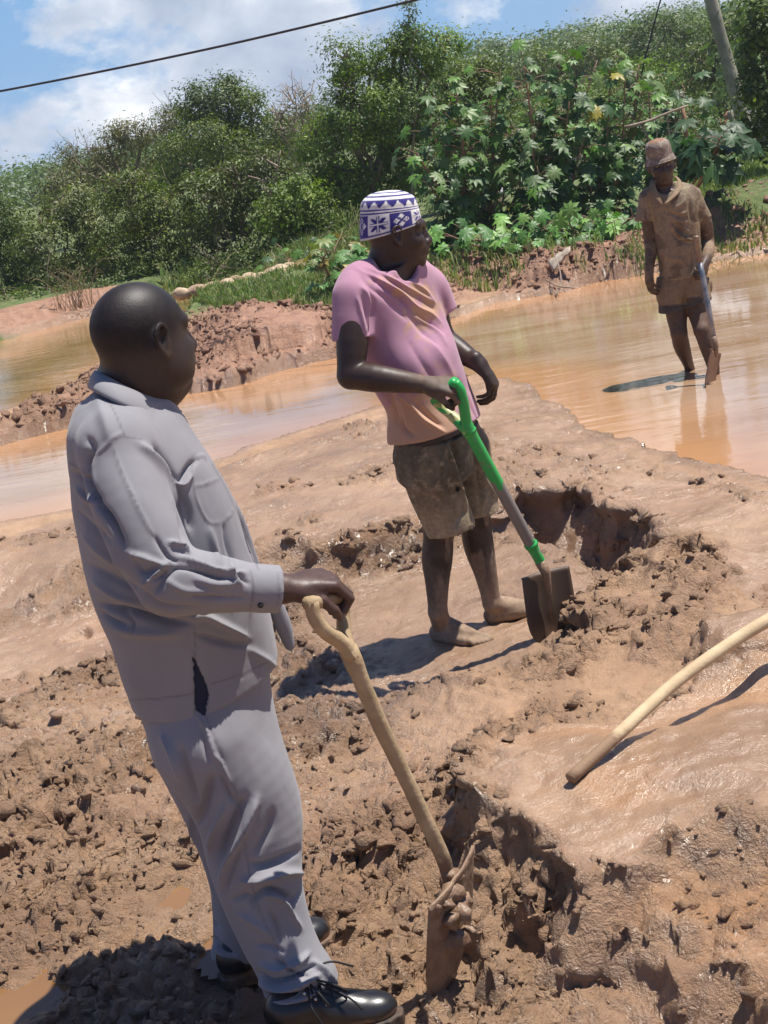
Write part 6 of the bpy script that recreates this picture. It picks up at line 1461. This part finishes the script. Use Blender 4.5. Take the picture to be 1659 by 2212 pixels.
b = shovel_blade('blade', B1(927, 1962, -.02), B1(1022, 1828, .16), B1(968, 2125, .10), (-.6, -.8, 0), MUDM, sv, dish=.012, thick=.005, foldw=.004)
b2 = MB()
for (x, y, d, r) in [(972, 1925, .07, .030), (985, 1960, .06, .035), (965, 1990, .04, .032), (1000, 1940, .09, .022), (940, 1968, .0, .018), (1010, 2010, .10, .018), (985, 2030, .06, .03), (945, 2040, .03, .02), (975, 1890, .10, .02), (960, 1950, .03, .022)]:
    a_, f_ = clod_mesh(1, [(*B1(x, y, d), r)], None); a_ = a_ + (fbm3(a_ * 60, 2, 3) * .004)[:, None]; b2.add(a_, None, f_)
b2.build('caked_mud', MUDM, b)
# ---- green shovel
gv = thing('shovel', 'green metal shovel with chipped paint held upright by the man in pink', 'shovel', tuple(a4(1215, 1380, -.15)))
B2 = lambda x, y, dy=0.0: P(x, y, 5.0 + dy)
JN = B2(1010, 925, -.08); EN = B2(1172, 1222, .05); SP = np.linspace(JN, EN, 30)
m = MB(); a_, q_, t_ = tube(SP, [.0225] * 2 + [.021] * 24 + [.0185] * 4, 14); tt = np.clip(((a_ - JN) @ (EN - JN)) / ((EN - JN) @ (EN - JN)), 0, 1); m.add(a_, q_, t_, worn=.5 * sst(.36, .44, tt + .03 * np.sin(a_[:, 0] * 90)) * sst(.86, .70, tt) * 1.0 + .36 + .0 * tt); m.build('shaft', GRN, gv)
for tq in (.02, .84): c_ = JN + (EN - JN) * tq; d_ = unit(EN - JN) * .006; m = MB(); m.add(*tube([c_ - d_, c_ + d_], [.0245, .0245], 14), worn=.3); m.build('ferrule', GRN, gv)
m = MB(); a_, q_, t_ = tube(spline([B2(983, 826, -.115), B2(996, 846, -.115), B2(1003, 884, -.10), B2(1008, 915, -.085), B2(1014, 935, -.08)], 16), [.0165] * 6 + [.0185] * 6 + [.022] * 4, 12); m.add(a_, q_, t_, worn=.35)
a_, q_, t_ = tube(spline([B2(940, 868, -.03), B2(958, 884, -.03), B2(982, 903, -.055), B2(1004, 925, -.08), B2(1014, 938, -.08)], 14), [.015] * 6 + [.018] * 8, 12); m.add(a_, q_, t_, worn=.50); m.build('yoke', PLAST, gv)
m = MB(); a_, q_, t_ = tube([B2(984, 824, -.125), B2(962, 845, -.08), B2(938, 868, -.02)], [.0175, .0155, .015], 12); m.add(a_, q_, t_, worn=.35); m.build('grip', PLAST, gv)
bl_ = shovel_blade('blade', B2(1128, 1252, .03), B2(1230, 1224, .09), B2(1202, 1395, .045), (-.2, -1, .1), chipped('muddy_green_steel', (.10, .062, .040), (.025, .22, .05), 9, .18, .24, .5), gv, dish=.022, foldw=-.010)
m = MB(); m.add(*tube([EN - unit(EN - JN) * .02, B2(1180, 1240, .045), B2(1188, 1290, .05), B2(1193, 1340, .045)], [.020, .016, .008, .002], 10)); m.build('socket', bpy.data.materials['caked_mud'], bl_)
# ---- boy's shovel
bv = thing('shovel', 'short metal shovel with worn bluish shaft, blade half sunk beside the boy', 'shovel', tuple(G(1530, 835, 0)))
B3 = lambda a, b, dy=0.0: P(*C5(a, b), 8.80 + dy)
m = MB(); m.add(*tube([B3(700, 1090, .02), B3(732, 1240, 0), B3(772, 1460, -.04), B3(812, 1690, -.08)], [.0165, .017, .0165, .0155], 12)); m.build('shaft', simple_mat('worn_steel_tube', (.10, .12, .16), (.34, .32, .30), .4, 16, .2, metal=.3), bv)
m = MB(); m.add(*tube(spline([B3(678, 900, .0), B3(682, 960, 0), B3(695, 1040, .01), B3(702, 1100, .02)], 8), .0155, 10)); m.add(*tube(spline([B3(668, 905, .10), B3(676, 1000, .09), B3(700, 1100, .02)], 8), .014, 10)); m.build('yoke', MUDM, bv)
m = MB(); m.add(*tube([B3(677, 905, -.015), B3(668, 905, .115)], [.016, .016], 12)); m.build('grip', MUDM, bv)
shovel_blade('blade', B3(800, 1765, -.16), B3(868, 1800, .02), B3(765, 2090, -.13), (-.9, -.5, 0), simple_mat('orange_mud_steel', (.17, .085, .045), (.23, .12, .065), .35, 12, .3), bv, dish=-.03, foldw=.008)
m = MB(); m.add(*tube([B3(808, 1670, -.08), B3(825, 1740, -.085), B3(832, 1830, -.09)], [.019, .018, .008], 10)); m.build('socket', MUDM, bv)
# ---- long pole lying across the mud
def onground(px, py, dz):
    z = 0.0
    for _ in range(25): g_ = G(px, py, z); z = .5 * z + .5 * (hz(g_[0], g_[1]) + dz)
    return G(px, py, z)
z0_ = onground(1232, 1682, .018)[2]
pp = [G(1232, 1682, z0_), G(1340, 1583, z0_ + .045), G(1455, 1478, z0_ + .085), G(1560, 1402, z0_ + .12), G(1659, 1340, z0_ + .15), G(1850, 1240, z0_ + .19)]
m = MB(); a_, q_, t_ = tube(spline(pp, 40), list(np.linspace(.0165, .0195, 40)), 14); m.add(a_ + (fbm3(a_ * 30, 2, 6) * .0012)[:, None], q_, t_, mud=sst(.30, .12, np.linalg.norm(a_ - pp[0], axis=1)) * .75 + .05); tag(m.build('wooden_pole', POLEM), 'long pale round wooden handle lying slantwise over the smooth mud at the right', 'wooden pole')
# ================================================================== pole, cables, house, scraps
POLEW = simple_mat('weathered_pole', (.22, .21, .15), (.36, .33, .25), .85, 5, .5, 40, .006)
pt_ = [P(1520, -60, 21), P(1562, 100, 21), P(1592, 210, 21), P(1618, 310, 21), P(1645, 410, 21)]
m = MB(); a_, q_, t_ = tube(spline(pt_, 30), list(np.linspace(.082, .105, 30)), 12); a_ = a_ + (fbm3(a_ * (9, 9, 2), 3, 5) * .012)[:, None]; m.add(a_, q_, t_)
up_ = thing('utility_pole', 'tall leaning weathered wooden utility pole at the upper right', 'utility pole', tuple(P(1645, 410, 21)))
m.build('pole', POLEW, up_)
m = MB(); m.add(*tube([P(1578, 240, 21.3), P(1604, 330, 21.4), P(1628, 420, 21.5)], [.05, .055, .06], 10)); m.build('brace', POLEW, up_)
CABM = simple_mat('black_cable', (.02, .02, .022), None, .6)
wv = [P(-200, 226, 14.5), P(0, 197, 14), P(440, 108, 13), P(885, 3, 12), P(1150, -66, 11.5)]
m = MB(); m.add(*tube(spline(wv, 60), .0095, 8)); tag(m.build('overhead_cable', CABM), 'long thin dark cable sagging across the cloudy sky at upper left', 'cable')
m = MB(); m.add(*tube(spline([P(1445, -60, 20), P(1424, 10, 20), P(1403, 90, 20), P(1388, 150, 20), P(1370, 260, 20)], 20), .010, 6)); tag(m.build('stay_wire', CABM), 'short steep dark wire coming down behind the castor plants', 'cable')
# sandbags
BAG = simple_mat('dirty_sandbag', (.36, .25, .15), (.55, .43, .30), .9, 9, .6, 60, .006, attr='mud', c3=(.26, .15, .09))
bag0 = None
for i, (x, y, s_) in enumerate([(398, 634, 22), (428, 629, 26), (452, 622, 20), (482, 619, 26), (512, 611, 26), (540, 604, 28), (565, 601, 22), (598, 590, 30), (628, 580, 24), (655, 572, 22)]):
    g_ = G(x, y, .28); r = s_ / FPX * g_[1] * 1.0; F = Field(g_ - (r * 1.5, r * 1.2, .16), g_ + (r * 1.5, r * 1.2, .2), .014)
    F.ell(g_, (r * 1.08, r * .8, r * .46), (unit([1, rng.uniform(-.3, .3), rng.uniform(-.15, .15)]), np.array([0, 1, 0]), np.array([0, 0, 1.])), .02); F.ell(g_ + (r * rng.uniform(-.4, .4), 0, r * .1), (r * .6, r * .6, r * .48), None, .05)
    co, q = F.mesh(); co = relax(co, q, 1); nr = vnormals(co, q); co = co + nr * (.022 * fbm3(co * 7, 3, 200 + i))[:, None]
    nm = ['leftmost', 'second', 'third', 'fourth', 'fifth', 'sixth', 'seventh', 'eighth', 'ninth', 'last and rightmost'][i]
    tag(mesh_np('sandbag', co, q, BAG, None, True, {'mud': sst(.1, -.1, fbm3(co * 5, 2, 90)) * .5}), f'dirty pale sandbag, {nm} from the left in the row behind the grass', 'sandbag', 'sandbags in a row behind the grass')
# white rag on the clay bank
rows = []
for i in range(14):
    t = i / 13; row = []
    for k in range(9):
        s_ = k / 8; row.append(P(1184 + 48 * t + 12 * s_ * (1 - t), 578 - 38 * t ** .8 + (14 - 6 * t) * (s_ - .5) * 1.4, 14.1 - .12 * s_) + np.array([0, 0, .008 * math.sin(t * 17 + s_ * 9) + .01 * t]))
    rows.append(row)
tag(strip('cloth_scrap', rows, simple_mat('dirty_white_cloth', (.26, .19, .13), (.48, .42, .34), .9, 14, .4, 60, .004), None, .012), 'crumpled dirty white rag lying on the clay bank', 'rag')
# dry sticks by the bank
m = MB(); m.add(*tube(spline([P(1200, 640, 13.6), P(1212, 610, 13.7), P(1206, 570, 13.8), P(1196, 545, 14)], 9), [.012, .010, .009, .008, .007, .006, .005, .005, .004], 6)); m.add(*tube(spline([P(1180, 605, 13.6), P(1206, 618, 13.65), P(1240, 622, 13.6)], 7), .008, 6)); tag(m.build('dry_stick', TWIG), 'thin dry forked stick leaning on the clay bank below the rag', 'stick')
# forked pale branch and stake behind the hat
m = MB()
for pts, r in [([(1398, 365), (1412, 330), (1435, 312), (1462, 285)], .022), ([(1412, 330), (1400, 300), (1385, 270)], .018), ([(1412, 330), (1418, 300), (1420, 270)], .012), ([(1350, 275), (1400, 262), (1440, 245), (1486, 228)], .02), ([(1435, 312), (1445, 300), (1440, 245)], .012)]: m.add(*tube(spline([P(a, b, 16.4) for a, b in pts], 8), list(np.linspace(r, r * .55, 8)), 6))
tag(m.build('forked_branch', TWIG), 'pale forked bare branch rising just behind the bucket hat', 'branch')
m = MB(); m.add(*tube([P(1474, 230, 16.8), P(1480, 270, 16.8), P(1486, 330, 16.8)], [.022, .026, .028], 8)); tag(m.build('wooden_stake', simple_mat('brown_stake', (.25, .13, .07), (.32, .19, .11), .8, 20)), 'short upright brown wooden stake right of the bucket hat', 'stake')
# small house and fence behind the pole
def slab(name, pts, th, mat, parent):
    p = np.array([P(*v) for v in pts]); n = unit(np.cross(p[1] - p[0], p[3] - p[0])); 
    co = np.vstack([p + n * th / 2, p - n * th / 2]); q = [(0, 1, 2, 3), (7, 6, 5, 4)] + [(i, i + 4, (i + 1) % 4 + 4, (i + 1) % 4) for i in range(4)]
    return mesh_np(name, co, np.array(q), mat, parent, False)
hs = thing('house', 'small house with a pale roof half hidden behind the leaning pole', 'house', tuple(P(1680, 340, 30)))
slab('wall', [(1560, 300, 29.5), (1780, 262, 29.5), (1776, 215, 29.5), (1556, 258, 29.5)], .15, simple_mat('reddish_wall', (.30, .13, .09), (.38, .19, .13), .85, 3), hs)
slab('roof', [(1600, 262, 28.8), (1800, 215, 28.8), (1790, 178, 31.5), (1622, 215, 31.5)], .06, simple_mat('pale_roof_sheet', (.52, .50, .50), (.62, .60, .60), .5, 3), hs)
slab('gable', [(1556, 262, 29.3), (1596, 250, 29.3), (1592, 238, 29.3), (1572, 240, 29.3)], .12, bpy.data.materials['reddish_wall'], hs)
def corrugated(name, lab, cat, x0, x1, y0, y1, Y, mat, rise=0):
    n = 60; co = []
    for i in range(n):
        t = i / (n - 1); a = P(x0 + (x1 - x0) * t, y1 - rise * t, Y); b = P(x0 + (x1 - x0) * t - 6, y0 - rise * t, Y); d = np.array([0, .02 * math.sin(i * 1.6), 0]); co += [a + d, b + d]
    co = np.array(co); k = len(co); co = np.vstack([co, co + (0, .006, 0)]); i = np.arange(n - 1) * 2; q = np.stack([i, i + 2, i + 3, i + 1], 1); q = np.concatenate([q, q[:, ::-1] + k])
    return tag(mesh_np(name, co, q, mat, None, False), lab, cat)
STEEL = simple_mat('old_roofing_steel', (.30, .28, .26), (.42, .40, .38), .55, 5, metal=.2)
corrugated('corrugated_fence', 'grey corrugated sheet fence beside the leaning pole', 'fence', 1588, 1700, 268, 318, 24.5, STEEL, 18)
corrugated('roofing_sheet', 'grey metal sheet leaning upright among the castor stems', 'metal sheet', 1196, 1262, 350, 396, 18.6, STEEL, 12)
sd = thing('shed', 'low shed with a pale flat roof glimpsed through the castor leaves', 'shed', tuple(P(1070, 470, 22)))
slab('roof', [(1020, 402, 21.5), (1092, 418, 21.5), (1078, 388, 23), (1030, 384, 23)], .05, bpy.data.materials['pale_roof_sheet'], sd)
slab('wall', [(1026, 470, 22), (1088, 462, 22), (1086, 414, 22), (1024, 404, 22)], .1, simple_mat('shed_wall', (.16, .12, .09), (.24, .19, .14), .85, 5), sd)
# ================================================================== thin air
hm = bpy.data.materials.new('haze'); hm.use_nodes = True; hn = hm.node_tree; hn.nodes.clear()
ho = hn.nodes.new('ShaderNodeOutputMaterial'); hv = hn.nodes.new('ShaderNodeVolumePrincipled'); hv.inputs['Color'].default_value = (.92, .95, 1, 1); hv.inputs['Density'].default_value = .0009; hv.inputs['Anisotropy'].default_value = .2
hn.links.new(hv.outputs[0], ho.inputs['Volume'])
x0, x1, y0, y1, z0_, z1_ = -190, 190, -75, 250, -2, 16
hc_ = np.array([(x, y, z) for z in (z0_, z1_) for y in (y0, y1) for x in (x0, x1)], float)
tag(mesh_np('haze', hc_, np.array([(0, 2, 3, 1), (4, 5, 7, 6), (0, 1, 5, 4), (2, 6, 7, 3), (0, 4, 6, 2), (1, 3, 7, 5)]), hm, None, False), kind='stuff')
